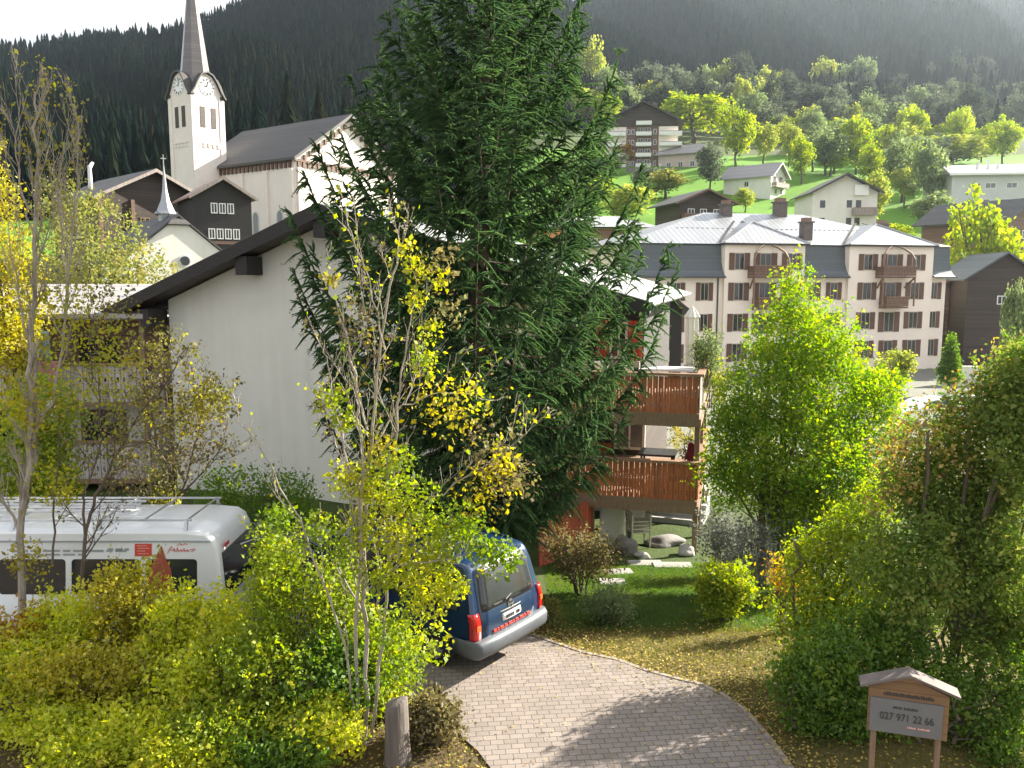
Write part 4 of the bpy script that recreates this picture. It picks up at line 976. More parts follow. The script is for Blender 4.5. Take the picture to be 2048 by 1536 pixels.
# ------------------------------------------------------------------ vehicles
def inset(poly, d):
    """offset a closed (x, z) outline inwards"""
    n = len(poly); A = sum(poly[i][0] * poly[(i + 1) % n][1] - poly[(i + 1) % n][0] * poly[i][1] for i in range(n)); sg = 1 if A > 0 else -1
    out = []
    for i in range(n):
        p0 = Vector(poly[i - 1]); p1 = Vector(poly[i]); p2 = Vector(poly[(i + 1) % n])
        e1 = (p1 - p0).normalized(); e2 = (p2 - p1).normalized()
        n1 = Vector((-e1.y, e1.x)) * sg; n2 = Vector((-e2.y, e2.x)) * sg
        m = (n1 + n2); m = m / max(.5, m.length_squared) * 2 if m.length > .1 else n1
        q = p1 + m * d * .5 * 1.0; out.append((q.x, q.y))
    return out
def car_body(name, outline, hw, mat, parent, r=.09):
    """shell lofted from a side outline (x along the car, z up) with half width hw(z): flat sides, rounded shoulders"""
    i1 = inset(outline, r * .35); i2 = inset(outline, r * 1.1); n = len(outline); V_ = []
    for (o0, dy) in ((i2, 0), (i1, .035), (outline, r)):
        for x, z in o0: V_.append((x, hw(z) - dy, z))
    for (o0, dy) in ((outline, r), (i1, .035), (i2, 0)):
        for x, z in o0: V_.append((x, -(hw(z) - dy), z))
    fs = [tuple(range(n)), tuple(range(6 * n - 1, 5 * n - 1, -1))]
    for k in range(5):
        for i in range(n): j = (i + 1) % n; fs.append((k * n + i, k * n + j, (k + 1) * n + j, (k + 1) * n + i))
    b = MB(); b.add(V_, fs); o = b.build(name, M[mat], parent, True)
    md = o.modifiers.new('edges', 'EDGE_SPLIT'); md.split_angle = math.radians(38)
    return o
def side_panel(name, poly, hw, mat, parent, side, th=.012, off=.004):
    V_ = [(x, side * (hw(z) + off), z) for x, z in poly] + [(x, side * (hw(z) - th), z) for x, z in poly]; n = len(poly)
    return MB().add(V_, [tuple(range(n)), tuple(range(2 * n - 1, n - 1, -1))] + [(i, (i + 1) % n, (i + 1) % n + n, i + n) for i in range(n)]).build(name, M[mat], parent)
def end_panel(name, poly_yz, xf, mat, parent, off=.006, th=.012, dirn=-1):
    """panel on the rear or front face; xf(z) gives the face's x"""
    V_ = [(xf(z) + dirn * off, y, z) for y, z in poly_yz] + [(xf(z) - dirn * th, y, z) for y, z in poly_yz]; n = len(poly_yz)
    return MB().add(V_, [tuple(range(n)), tuple(range(2 * n - 1, n - 1, -1))] + [(i, (i + 1) % n, (i + 1) % n + n, i + n) for i in range(n)]).build(name, M[mat], parent)
def rrect(y0, z0, y1, z1, r=.06, n=4):
    pts = []
    for cx, cz, a0 in ((y1 - r, z1 - r, 0), (y0 + r, z1 - r, 90), (y0 + r, z0 + r, 180), (y1 - r, z0 + r, 270)):
        for i in range(n + 1): a = math.radians(a0 + 90 * i / n); pts.append((cx + r * math.cos(a), cz + r * math.sin(a)))
    return pts
def wheel(parent, x, y, R=.33, wd=.2):
    s = 1 if y > 0 else -1
    w_ = MB().lathe([(R * .6, -wd / 2), (R * .93, -wd / 2), (R, -wd * .35), (R, wd * .35), (R * .93, wd / 2), (R * .6, wd / 2)], 22, (x, y, R), 'y').build('tyre', M['rubber'], None, True)
    wr = bpy.data.objects.new('wheel', None); COL.objects.link(wr); wr.parent = parent; w_.parent = wr
    rm = MB().lathe([(R * .62, -.02), (R * .58, .02), (R * .2, .05), (.02, .06)], 16, (0, 0, 0), 'y')
    for v in range(len(rm.v)): a = rm.v[v]; rm.v[v] = (a[0] + x, a[1] * s + y + s * wd * .42, a[2] + R)
    rm.build('rim', M['alloy'], wr)
# blue van: x = 0 at the tail, nose towards +x
rearc = np.array([-.02, 12.58]); fdir = np.array([-.80, .60]); ang = math.degrees(math.atan2(fdir[1], fdir[0]))
bv = thing('blue_van', 'dark blue van parked on the paved drive with its tail towards us', 'van', (rearc[0], rearc[1], .03), ang); bv.scale = (.88, .93, .90)
VO = [(.05, .42), (.02, .62), (.00, .85), (.03, 1.02), (.075, 1.14), (.20, 1.62), (.27, 1.80), (.36, 1.89), (.7, 1.94), (2.4, 1.96), (3.45, 1.92), (3.75, 1.84), (4.35, 1.28), (4.75, 1.06), (4.86, .85), (4.88, .45), (4.2, .30), (.6, .30)]
vhw = lambda z: .945 if z < 1.05 else .945 - (z - 1.05) * .155
vb = car_body('body', VO, vhw, 'blue_paint', bv, .10)
xr_ = lambda z: float(np.interp(z, [.42, .62, .85, 1.02, 1.14, 1.62, 1.80, 1.89], [.05, .02, 0, .03, .075, .20, .27, .36]))
tg = end_panel('tailgate', rrect(-.80, .55, .80, 1.84, .12), xr_, 'blue_paint', bv, .012, .02)
# tailgate as a grid so that it follows the curved tail
def end_grid(name, y0, y1, z0, z1, mat, parent, off, ny=8, nz=10, taper=0.0, xf=xr_, r=.0):
    V_ = []
    for j in range(nz + 1):
        z = z0 + (z1 - z0) * j / nz; k = 1 - taper * j / nz
        if r and (j == 0 or j == nz): k -= r
        for i in range(ny + 1): y = (y0 + (y1 - y0) * i / ny) * k; V_.append((xf(z) - off - .02 * (1 - (2 * i / ny - 1) ** 2), y, z))
    m = len(V_); V_ += [(x + .03, y, z) for x, y, z in V_]; n1 = ny + 1
    fs = [(j * n1 + i, j * n1 + i + 1, (j + 1) * n1 + i + 1, (j + 1) * n1 + i) for j in range(nz) for i in range(ny)]
    ed = [i for i in range(n1)] + [j * n1 + ny for j in range(1, nz + 1)] + [nz * n1 + i for i in range(ny - 1, -1, -1)] + [j * n1 for j in range(nz - 1, 0, -1)]
    fs += [(a, b, b + m, a + m) for a, b in zip(ed, ed[1:] + ed[:1])]
    return MB().add(V_, fs).build(name, M[mat], parent, True)
bpy.data.objects.remove(tg)
tg = end_grid('tailgate', -.80, .80, .56, 1.86, 'blue_paint', bv, .012, taper=.10, r=.03)
end_grid('rear_window', -.70, .70, 1.13, 1.73, 'glass', tg, .022, taper=.10, r=.05)
end_grid('window_seal', -.74, .74, 1.09, 1.78, 'black_plastic', tg, .016, taper=.10, r=.05)
MB().tube([(xr_(1.16) - .06, .12, 1.15), (xr_(1.4) - .055, -.25, 1.22)], [.014, .010], 6).build('wiper', M['black_plastic'], tg)
rc = end_grid('plate_recess', -.36, .36, .80, .99, 'black_plastic', tg, .018)
pl_ = end_grid('number_plate', -.25, .25, .815, .935, 'plate_white', tg, .034, taper=0)
mk = MB()
for i in range(7):
    if i != 2: mk.box(xr_(.87) - .062, -.19 + i * .055, .845, xr_(.87) - .050, -.155 + i * .055, .905)
mk.build('plate_marks', M['ink'], tg)
em = MB().lathe([(.075, -.012), (.075, .012)], 18, (xr_(1.05) - .035, 0, 1.05), 'x').build('badge_ring', M['alloy'], tg)
vv = MB()
for a, b_ in (((-.045, 1.10), (-.02, 1.06)), ((-.02, 1.06), (0, 1.085)), ((0, 1.085), (.02, 1.06)), ((.02, 1.06), (.045, 1.10)), ((-.03, 1.03), (0, .99)), ((0, .99), (.03, 1.03))):
    vv.bar((xr_(1.05) - .052, a[0], a[1]), (xr_(1.05) - .052, b_[0], b_[1]), .012, .01)
vv.build('badge_letters', M['ink'], em)
tx_ = MB(); x0 = -.52
for wd in (.10, .05, .13, .09, .04, .12, .08, .10, .05, .09):
    tx_.box(xr_(.71) - .048, x0, .69, xr_(.71) - .030, x0 + wd * .8, .735); x0 += wd + .02
tx_.build('red_lettering', M['red_ink'], tg)
for s in (-1, 1):
    lt = MB(); ys = (s * .80, s * .955)
    V_ = []
    for z in (.66, .72, .95, 1.06, 1.12):
        V_ += [(xr_(z) - .030, s * .815, z), (xr_(z) - .012, s * .925, z), (xr_(z) + .10, s * .957, z)]
    lt.add(V_, [(j * 3 + i, j * 3 + i + 1, (j + 1) * 3 + i + 1, (j + 1) * 3 + i) for j in range(4) for i in range(2)])
    tl = lt.build('tail_light', M['red_lens'], bv, True); tl.modifiers.new('t', 'SOLIDIFY').thickness = .03
    MB().add([(xr_(.9) - .038, s * .83, .84), (xr_(.9) - .020, s * .91, .84), (xr_(.9) - .020, s * .91, .93), (xr_(.9) - .038, s * .83, .93)], [(0, 1, 2, 3)]).build('indicator', M['orange_lens'], tl).modifiers.new('t', 'SOLIDIFY').thickness = .01
    side_panel('side_window', [(.42, 1.12), (1.55, 1.12), (1.55, 1.68), (.55, 1.70)], vhw, 'glass', bv, s)
    side_panel('side_window', [(1.68, 1.12), (2.85, 1.12), (2.85, 1.70), (1.68, 1.70)], vhw, 'glass', bv, s)
    d_ = side_panel('door', [(2.95, .48), (4.0, .48), (4.0, 1.15), (3.62, 1.76), (2.95, 1.80)], vhw, 'blue_paint', bv, s, .012, .006)
    side_panel('door_window', [(3.02, 1.15), (3.92, 1.15), (3.55, 1.70), (3.02, 1.72)], vhw, 'glass', d_, s, .01, .012)
    side_panel('side_trim', [(.55, .52), (3.9, .52), (3.9, .60), (.55, .60)], vhw, 'black_plastic', bv, s, .01, .02)
    MB().box(3.85, s * .97, 1.1, 4.0, s * 1.16, 1.34).build('mirror', M['black_plastic'], bv, bevel=.03)
    for x_ in (.95, 3.95): wheel(bv, x_, s * .83)
bp_ = MB()
prof = [(-.13, .46), (-.14, .60), (-.08, .665), (.12, .675), (.15, .40), (-.08, .37)]
V_ = []; ysb = [(-.99, .32), (-.975, .06), (-.90, .0), (-.5, -.02), (0, -.03), (.5, -.02), (.90, .0), (.975, .06), (.99, .32)]
for y, dx in ysb:
    for x, z in prof: V_.append((x + dx, y, z))
n = len(prof); bp_.add(V_, [(k * n + i, k * n + (i + 1) % n, (k + 1) * n + (i + 1) % n, (k + 1) * n + i) for k in range(len(ysb) - 1) for i in range(n)] + [tuple(range(n)), tuple(range(len(V_) - 1, len(V_) - 1 - n, -1))])
bmp = bp_.build('bumper', M['bumper_plastic'], bv, True)
MB().box(-.02, -.55, .30, .12, .55, .40).build('tow_panel', M['black_plastic'], bmp)
rk = MB()
for s in (-1, 1): rk.tube([(.6, s * .70, 1.955), (3.3, s * .70, 1.975)], [.016, .016], 6)
rk.build('roof_rail', M['blue_paint'], bv)
MB().tube([(3.3, .1, 1.94), (2.9, .1, 2.45)], [.008, .004], 5).build('aerial', M['black_plastic'], bv)

# white minibus behind the hedge, nose to the right
zbus = -.45
qb = P(408, 1100, 13.25)
mb = thing('minibus', 'white minibus with a roof rack and red lettering parked behind the yellow hedge', 'minibus', (qb[0], 13.3, zbus), 0)
BO = [(.14, .42), (.17, .8), (.17, 1.2), (.09, 2.02), (.02, 2.20), (-.12, 2.30), (-.5, 2.34), (-4.6, 2.34), (-5.0, 2.28), (-5.2, 2.16), (-5.75, 1.42), (-5.95, 1.26), (-6.6, 1.05), (-6.7, .8), (-6.7, .38), (-6.1, .30), (-.2, .30)]
bhw = lambda z: .98 if z < 1.2 else .98 - (z - 1.2) * .12
body = car_body('body', BO, lambda z: bhw(z), 'white_paint', mb, .12)
mb.location = (qb[0] + .10, 13.3 + .98, zbus)
bxr = lambda z: float(np.interp(z, [.42, .8, 1.2, 2.02, 2.2], [.14, .17, .17, .09, .02]))
rw2 = end_panel('rear_window', [(-.86, 1.15), (.86, 1.15), (.78, 1.93), (-.78, 1.93)], bxr, 'glass', mb, .015, .02, 1)
MB().tube([(.20, -.1, 1.86), (.21, .5, 1.75)], [.014, .010], 5).build('wiper', M['white_frame'], rw2)
MB().box(.14, -.75, 2.02, .155, -.55, 2.08).build('marker_lamp', M['red_lens'], mb)
for s in (-1, 1):
    MB().box(.12, s * .80 - .08, .70, .19, s * .80 + .08, 1.12).build('tail_light', M['red_lens'], mb, bevel=.02)
    side_panel('side_window', rrect(-1.12, 1.28, -.27, 1.86, .06), bhw, 'glass', mb, s)
    for x0, x1 in ((-2.35, -1.22), (-3.55, -2.45), (-4.7, -3.65)): side_panel('side_window', rrect(x0, 1.28, x1, 1.86, .06), bhw, 'glass', mb, s)
    d_ = side_panel('door', [(-4.78, .45), (-5.6, .45), (-5.6, 1.3), (-5.2, 1.98), (-4.78, 2.0)], bhw, 'white_paint', mb, s, .012, .006)
    side_panel('door_window', [(-4.84, 1.28), (-5.55, 1.28), (-5.22, 1.88), (-4.84, 1.9)], bhw, 'glass', d_, s, .01, .012)
    side_panel('gutter_strip', [(-4.9, 2.14), (-.05, 2.14), (-.05, 2.165), (-4.9, 2.165)], bhw, 'grey_ink', mb, s, .01, .02)
    for x_ in (-1.2, -5.9): wheel(mb, x_, s * .84, .34, .22)
MB().box(.1, -.9, .40, .27, .9, .58).build('bumper', M['bumper_plastic'], mb, bevel=.03)
# markings on the near flank
def mark(name, boxes, mat, parent):
    b = MB()
    for x0, z0, x1, z1 in boxes: b.add([(x0, -(bhw(z0) + .006), z0), (x1, -(bhw(z0) + .006), z0), (x1, -(bhw(z1) + .006), z1), (x0, -(bhw(z1) + .006), z1)], [(0, 1, 2, 3)])
    o = b.build(name, M[mat], parent); o.modifiers.new('t', 'SOLIDIFY').thickness = .003; return o
lg = mark('red_square_logo', [(-1.30, 1.91, -1.02, 2.115)], 'red_ink', mb)
b = MB()
for i, (x0, x1, z) in enumerate(((-1.26, -1.10, 2.075), (-1.25, -1.06, 2.035), (-1.26, -1.12, 1.99), (-1.25, -1.07, 1.945))):
    b.add([(x0, -(bhw(z) + .012), z), (x1, -(bhw(z) + .012), z), (x1, -(bhw(z) + .012), z + .014), (x0, -(bhw(z) + .012), z + .014)], [(0, 1, 2, 3)])
b.build('logo_stripes', M['pink_ink'], lg)
b = MB(); pts = []
def stroke(ps, wd=.014):
    for a, c_ in zip(ps[:-1], ps[1:]): b.bar((a[0], -(bhw(a[1]) + .008), a[1]), (c_[0], -(bhw(c_[1]) + .008), c_[1]), wd, .006)
stroke([(-.76, 1.955), (-.72, 2.04), (-.69, 2.07), (-.68, 2.05)]); stroke([(-.74, 2.01), (-.68, 2.02)])
x0 = -.67
for hgt in (.05, .06, .035, .05, .03):
    stroke([(x0, 1.99), (x0 + .02, 1.99 + hgt), (x0 + .035, 1.99), (x0 + .055, 2.0)]); x0 += .055
stroke([(-.39, 2.02), (-.30, 2.03), (-.36, 1.985)])
stroke([(-.60, 2.085), (-.55, 2.12), (-.52, 2.09), (-.47, 2.12), (-.43, 2.10)], .009)
b.build('red_script', M['red_ink'], mb)
bx = []; x0 = -3.3
for k, wd in enumerate((.22, .16, .28, .12, .2, .25, .1, .18)): bx.append((x0, 1.98 + (k % 2) * .0, x0 + wd, 2.015)); x0 += wd + .05
x0 = -3.3
for wd in (.3, .14, .22, .2, .1): bx.append((x0, 1.92, x0 + wd, 1.95)); x0 += wd + .05
bx += [(-1.75, 2.0, -1.66, 2.04), (-1.62, 2.0, -1.5, 2.04), (-1.47, 2.0, -1.40, 2.04)]
mark('grey_lettering', bx, 'grey_ink', mb)
b = MB(); b.add([(x, -(bhw(z) + .014), z) for x, z in ((-.97, 1.86), (-.86, 2.09), (-.78, 1.86), (-.70, 1.70), (-.66, 1.42), (-.62, 1.30), (-1.05, 1.30), (-1.12, 1.5))], [(0, 1, 2, 7), (2, 3, 4, 7), (4, 5, 6, 7)])
b.build('red_peak_decal', pbr('decal_red', (.35, .07, .04), .5, var=.3, scale=12), mb).modifiers.new('t', 'SOLIDIFY').thickness = .003
rr = MB()
for s in (-.72, .72): rr.tube([(-5.0, s, 2.47), (-.4, s, 2.47)], [.02, .02], 6)
for i in range(7):
    x_ = -4.8 + i * .72; rr.tube([(x_, -.74, 2.47), (x_, .74, 2.47)], [.018, .018], 6)
    if i % 2 == 0:
        for s in (-.74, .74): rr.bar((x_, s * 1.14, 2.17), (x_, s, 2.47), .05, .05)
rr.build('roof_rack', M['metal'], mb)
ld = MB()
for i in range(4): ld.tube([(-4.8, -.35 + i * .22, 2.52), (-1.6, -.35 + i * .22, 2.52)], [.022, .022], 6)
for i in range(9): ld.tube([(-4.7 + i * .37, -.36, 2.52), (-4.7 + i * .37, .32, 2.52)], [.012, .012], 5)
lo = ld.build('roof_ladder', M['metal'], None); lo.location = mb.location
tag(lo, 'metal ladder lying on the roof rack of the white minibus', 'ladder')
# dark car beyond the minibus
q = P(520, 1090, 17.0)
dc = thing('dark_car', 'dark car parked between the minibus and the white chalet', 'car', (q[0] - 1.5, 17.4, g(q[0], 17.4) + .02), 8)
DO = [(0, .35), (-.02, .8), (.1, .98), (.45, 1.38), (.9, 1.46), (2.0, 1.46), (2.5, 1.36), (3.1, .98), (4.0, .85), (4.2, .6), (4.18, .3), (.3, .25)]
dhw = lambda z: .86 if z < .95 else .86 - (z - .95) * .4
car_body('body', DO, dhw, 'dark_paint', dc, .09)
for s in (-1, 1):
    side_panel('side_window', [(.55, 1.0), (1.5, 1.0), (1.5, 1.36), (.75, 1.36)], dhw, 'glass', dc, s); side_panel('side_window', [(1.58, 1.0), (2.8, 1.0), (2.35, 1.34), (1.58, 1.36)], dhw, 'glass', dc, s)
    for x_ in (.8, 3.4): wheel(dc, x_, s * .76, .31, .19)
# car roofs glimpsed before the hotel, right of the bright birch
for (px, py, Y_, rot, mat_, lab) in ((1890, 792, 52, 200, 'grey_paint', 'grey car half hidden behind the right bush below the hotel'), (1838, 800, 46, 195, 'white_paint', 'white car half hidden between the bright tree and the right bush')):
    q = P(px, py, Y_)
    k = thing('parked_car', lab, 'car', (q[0] + 2, Y_, q[2] - 1.25), rot)
    car_body('body', DO, dhw, mat_, k, .09)
    for s in (-1, 1):
        side_panel('side_window', [(.55, 1.0), (1.5, 1.0), (1.5, 1.36), (.75, 1.36)], dhw, 'glass', k, s); side_panel('side_window', [(1.58, 1.0), (2.8, 1.0), (2.35, 1.34), (1.58, 1.36)], dhw, 'glass', k, s)
        for x_ in (.8, 3.4): wheel(k, x_, s * .76, .31, .19)

# ------------------------------------------------------------------ wooden notice board
A_ = Pz(1733, 1457, .80); B_ = Pz(1893, 1481, .80)
mid = (A_ + B_) / 2; L_ = float(np.linalg.norm((B_ - A_)[:2])); rot_ = math.degrees(math.atan2(B_[1] - A_[1], B_[0] - A_[0]))
nbd = thing('notice_board', 'wooden notice board with a little gabled roof and a grey text panel beside the drive', 'notice board', (mid[0], mid[1], 0), rot_)
hl = L_ / 2
MB().prism([(-hl, .80), (hl, .80), (hl, 1.33), (0, 1.50), (-hl, 1.33)], 'y', -.02, .02).build('board', M['sign_wood'], nbd)
pn = MB().box(-hl + .02, -.045, .815, hl - .06, -.022, 1.22).build('text_panel', M['sign_panel'], nbd)
rf = MB()
for s in (-1, 1): rf.slab([(0, -.10, 1.56), (s * (hl + .10), -.10, 1.375), (s * (hl + .10), .14, 1.375), (0, .14, 1.56)], .03)
rf.build('roof', M['chimney'], nbd)  # dark material puts shade into the little roof's colour
for s in (-1, 1): MB().box(s * (hl - .08) - .03, .025, g(mid[0], mid[1]) - .3, s * (hl - .08) + .03, .085, 1.36).build('post', M['post_wood'], nbd)
def words(name, x0, x1, z, hh, mat, parent, y, pat):
    b = MB(); tot = sum(pat); x = x0; sc_ = (x1 - x0) / tot
    for i, p_ in enumerate(pat):
        if i % 2 == 0:
            n_ = max(1, int(p_)); 
            for k in range(n_): b.box(x + k * sc_, y, z, x + (k + .72) * sc_, y + .006, z + hh * (1.0 if (k * 7 + i) % 3 else .72))
        x += p_ * sc_
    return b.build(name, M[mat], parent)
words('heading_letters', -.26, .27, 1.255, .04, 'soft_ink', nbd, -.028, [22])
words('small_letters', -.16, .10, 1.115, .028, 'soft_ink', pn, -.05, [6, 1, 9])
cu = bpy.data.curves.new('digits', 'FONT'); cu.body = '027 971 22 66'; cu.size = .125; cu.align_x = 'CENTER'; cu.extrude = .003
to = bpy.data.objects.new('digits', cu); COL.objects.link(to)
dg = bpy.context.evaluated_depsgraph_get(); me = bpy.data.meshes.new_from_object(to.evaluated_get(dg)); bpy.data.objects.remove(to)
dgt = link_mesh('phone_digits', me, M['soft_ink'], pn); dgt.rotation_euler = (math.pi / 2, 0, 0); dgt.location = (-.01, -.05, .975); dgt.scale = (.78, 1, 1)
words('small_letters', .0, .24, .90, .02, 'pink_ink', pn, -.05, [5, 1, 7])

# weathered stump at the near edge of the hedge
q = Pz(790, 1540, 0)
sm_ = MB(); n = 16; V_ = []
for z_, r_ in ((-.1, .20), (.05, .175), (.3, .155), (.7, .145), (.80, .14), (.815, .12)):
    for j in range(n): a = 6.2832 * j / n; rr = r_ * (1 + .10 * math.sin(3 * a + 1) + .06 * math.sin(7 * a)); V_.append((rr * math.cos(a), rr * math.sin(a), z_ + (.05 * math.cos(a) if z_ > .75 else 0)))
sm_.add(V_, [(i * n + j, i * n + (j + 1) % n, (i + 1) * n + (j + 1) % n, (i + 1) * n + j) for i in range(5) for j in range(n)] + [tuple(range(5 * n, 6 * n))])
so = sm_.build('stump', M['stump'], None, True); so.location = (q[0], q[1] + .15, 0)
tag(so, 'weathered grey tree stump standing at the right end of the yellow hedge', 'stump')

# ------------------------------------------------------------------ garden below the balconies
fe = thing('plank_fence', 'red brown vertical plank fence below the left end of the lower balcony', 'fence', (0, 0, 0), 0)
f0 = P(1078, 1045, 20.6); f1 = P(1188, 1000, 23.0)
b = MB(); n = 17
for i in range(n):
    a = f0 + (f1 - f0) * i / n; c_ = f0 + (f1 - f0) * (i + .93) / n; zt = -.15 + (.03 if i % 3 else -.02)
    b.bar((a[0] * .5 + c_[0] * .5, a[1] * .5 + c_[1] * .5, -2.3), (a[0] * .5 + c_[0] * .5, a[1] * .5 + c_[1] * .5, zt), .145, .03)
d_ = Vector(f1 - f0); d_.z = 0; angf = math.atan2(d_.y, d_.x)
b = MB()
for i in range(n):
    a = i / n * d_.length; b.box(a, -.015, -2.3, a + d_.length / n * .93, .015, (.03 if i % 3 else -.02) - .15)
fp = b.build('plank', M['red_plank'], fe); fe.location = (f0[0], f0[1], 0); fe.rotation_euler = (0, 0, angf)
MB().box(0, .02, -.45, d_.length, .07, -.35).box(0, .02, -1.6, d_.length, .07, -1.5).build('rail', M['post_wood'], fe)
def rock(name, px, py, size, mat, lab, cat='rock', seed=0, sink=.3, flat=1.0, group=None):
    q = ground_at(px, py); r = np.random.default_rng(seed)
    bm = bmesh.new(); bmesh.ops.create_icosphere(bm, subdivisions=3, radius=1)
    ph = r.uniform(0, 6, 6)
    for v in bm.verts:
        c_ = v.co; k = 1 + .05 * math.sin(11 * c_.x + ph[3]) * math.sin(9 * c_.y + ph[4]) * math.sin(10 * c_.z) + .16 * math.sin(2.1 * c_.x * 2 + ph[0]) * math.sin(1.9 * c_.y * 2 + ph[1]) + .10 * math.sin(4.5 * c_.z + ph[2] + 3 * c_.x)
        v.co = Vector((c_.x * size[0] * k, c_.y * size[1] * k, c_.z * size[2] * k * flat))
    me = bpy.data.meshes.new(name); bm.to_mesh(me); bm.free(); o = link_mesh(name, me, M[mat], None, True)
    o.location = (q[0], q[1], q[2] + size[2] * (1 - sink)); o.rotation_euler = (0, 0, r.uniform(0, 3))
    return tag(o, lab, cat, group)
rock('boulder', 1250, 1108, (.36, .28, .30), 'stone_dark', 'dark rounded boulder below the lower balcony beside the cream stack', seed=1)
rock('boulder', 1330, 1090, (.62, .4, .16), 'stone_dark', 'long grey heap shaped boulder under the lower balcony', seed=2)
rock('boulder', 1372, 1110, (.30, .22, .18), 'stone', 'small pale boulder at the foot of the balcony corner post', seed=3)
rock('boulder', 1283, 1116, (.22, .16, .10), 'stone', 'small white boulder right beside the dark rounded boulder', seed=4)
for i, (px, py, sx, lab) in enumerate(((1345, 1132, .5, 'bright pale stepping slab in the lawn below the balcony post'), (1290, 1128, .45, 'narrow grey stepping slab in the lawn under the balcony'), (1238, 1146, .35, 'pale stepping slab at the left edge of the lawn beside the brown shrub'), (1225, 1166, .3, 'cream edging slab nearest the rounded green shrub'))):
    q = ground_at(px, py); b = MB().box(-sx, -.22, -.1, sx, .22, .04); o = b.build('stepping_slab', M['slab_stone'], None, bevel=.015); o.location = q; o.rotation_euler = (0, 0, rnd.uniform(-.2, .2))
    tag(o, lab, 'slab', 'stone slabs in the lawn')
q = ground_at(1285, 1100)
for i, lab in enumerate(('lowest cream plastic chair of the stack under the lower balcony', 'second cream plastic chair from the bottom of the stack under the lower balcony', 'third cream plastic chair from the bottom of the stack under the lower balcony', 'topmost cream plastic chair of the stack under the lower balcony')):
    cs = thing('garden_chair', lab, 'chair', (q[0] - .05, q[1] + .4, q[2] + i * .11), 10, 'stacked cream garden chairs')
    MB().prism([(-.22, .42), (.24, .40), (.24, .43), (-.22, .45)], 'x', -.25, .25).build('seat', M['cream_plastic'], cs)
    MB().prism([(.22, .42), (.26, .42), (.38, .88), (.34, .90)], 'x', -.25, .25).build('backrest', M['cream_plastic'], cs)
    for sx in (-.27, .27):
        MB().bar((sx, -.24, .64), (sx, .32, .66), .05, .03).build('armrest', M['cream_plastic'], cs)
        for y0, y1 in ((-.2, -.22), (.3, .3)): MB().bar((sx, y0, 0), (sx, y1, .64), .04).build('leg', M['cream_plastic'], cs)
cv = MB(); n = 12; V_ = []
for z_, k_ in ((0, 1.05), (.6, 1.0), (1.25, .92), (1.4, .6)):
    for j in range(n): a = 6.2832 * j / n; rr = k_ * (1 + .08 * math.sin(5 * a + z_ * 3)); V_.append((.38 * rr * math.cos(a), .25 * rr * math.sin(a), z_))
cv.add(V_, [(i * n + j, i * n + (j + 1) % n, (i + 1) * n + (j + 1) % n, (i + 1) * n + j) for i in range(3) for j in range(n)] + [tuple(range(3 * n, 4 * n))])
q = ground_at(1228, 1095); o = cv.build('covered_grill', M['canvas'], None, True); o.location = (q[0], q[1] + .5, q[2] - .02)
tag(o, 'tall cream fabric cover over a grill left of the chair stack', 'cover')
q = ground_at(1350, 1070)
wl = MB().box(-1.5, 0, -.6, 1.6, .35, 1.0).build('garden_wall', M['white_render'], None, bevel=.03); wl.location = (q[0], q[1] + 3.2, q[2] - .2); wl.rotation_euler = (0, 0, -.2)  # plain white stands in for overexposed sunlight on the wall
tag(wl, 'low white garden wall seen between the balcony posts', 'wall')
q = ground_at(1355, 1078)
ss = thing('stone_steps', 'sunlit pale stone steps climbing behind the balcony posts', 'steps', (q[0] + .3, q[1] + 2.0, q[2] - .1), -20)
for i in range(5): MB().box(-.9, i * .35, -.3, .9, i * .35 + .36, .14 + i * .17).build('step', M['stone'], ss)

# ------------------------------------------------------------------ leaves
M['l_spruce'] = leaf_mat('l_spruce', [(.013, .028, .013), (.023, .046, .018), (.038, .068, .024), (.066, .100, .034)], .30, .05, .4)
M['l_birch'] = leaf_mat('l_birch', [(.060, .130, .014), (.105, .200, .020), (.160, .250, .025), (.230, .280, .030), (.270, .270, .035)], .5, .05)
M['l_yellow'] = leaf_mat('l_yellow', [(.16, .14, .015), (.24, .21, .02), (.33, .29, .03), (.30, .29, .035), (.19, .22, .025)], .45, .06)
M['l_orange'] = leaf_mat('l_orange', [(.10, .05, .012), (.21, .11, .015), (.33, .20, .02), (.36, .26, .03), (.21, .17, .03)], .45, .06)
M['l_lime'] = leaf_mat('l_lime', [(.07, .12, .012), (.13, .19, .016), (.19, .25, .02), (.26, .29, .025), (.32, .31, .03)], .48, .06)
M['l_hedge'] = leaf_mat('l_hedge', [(.10, .125, .014), (.17, .20, .018), (.24, .265, .02), (.31, .30, .025), (.33, .25, .03)], .48, .06)
M['l_pale'] = leaf_mat('l_pale', [(.13, .17, .04), (.19, .23, .05), (.25, .27, .06), (.29, .275, .07)], .45, .05)
M['l_green'] = leaf_mat('l_green', [(.040, .085, .012), (.065, .125, .018), (.095, .160, .02), (.15, .19, .025)], .45, .06)
M['l_olive'] = leaf_mat('l_olive', [(.045, .075, .016), (.062, .10, .020), (.085, .125, .024), (.115, .14, .030), (.17, .155, .045)], .38, .035, .45)
M['l_brown'] = leaf_mat('l_brown', [(.06, .05, .025), (.10, .082, .038), (.14, .118, .048), (.12, .13, .04)], .35, .06)
M['l_willow'] = leaf_mat('l_willow', [(.10, .12, .03), (.15, .17, .045), (.20, .20, .06), (.24, .20, .07)], .45, .05)
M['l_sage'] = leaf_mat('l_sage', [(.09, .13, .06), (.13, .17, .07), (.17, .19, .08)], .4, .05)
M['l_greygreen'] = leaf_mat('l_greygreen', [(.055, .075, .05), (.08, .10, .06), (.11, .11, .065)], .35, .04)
M['l_dim'] = leaf_mat('l_dim', [(.030, .042, .028), (.042, .055, .034), (.062, .060, .040)], .3, .0)
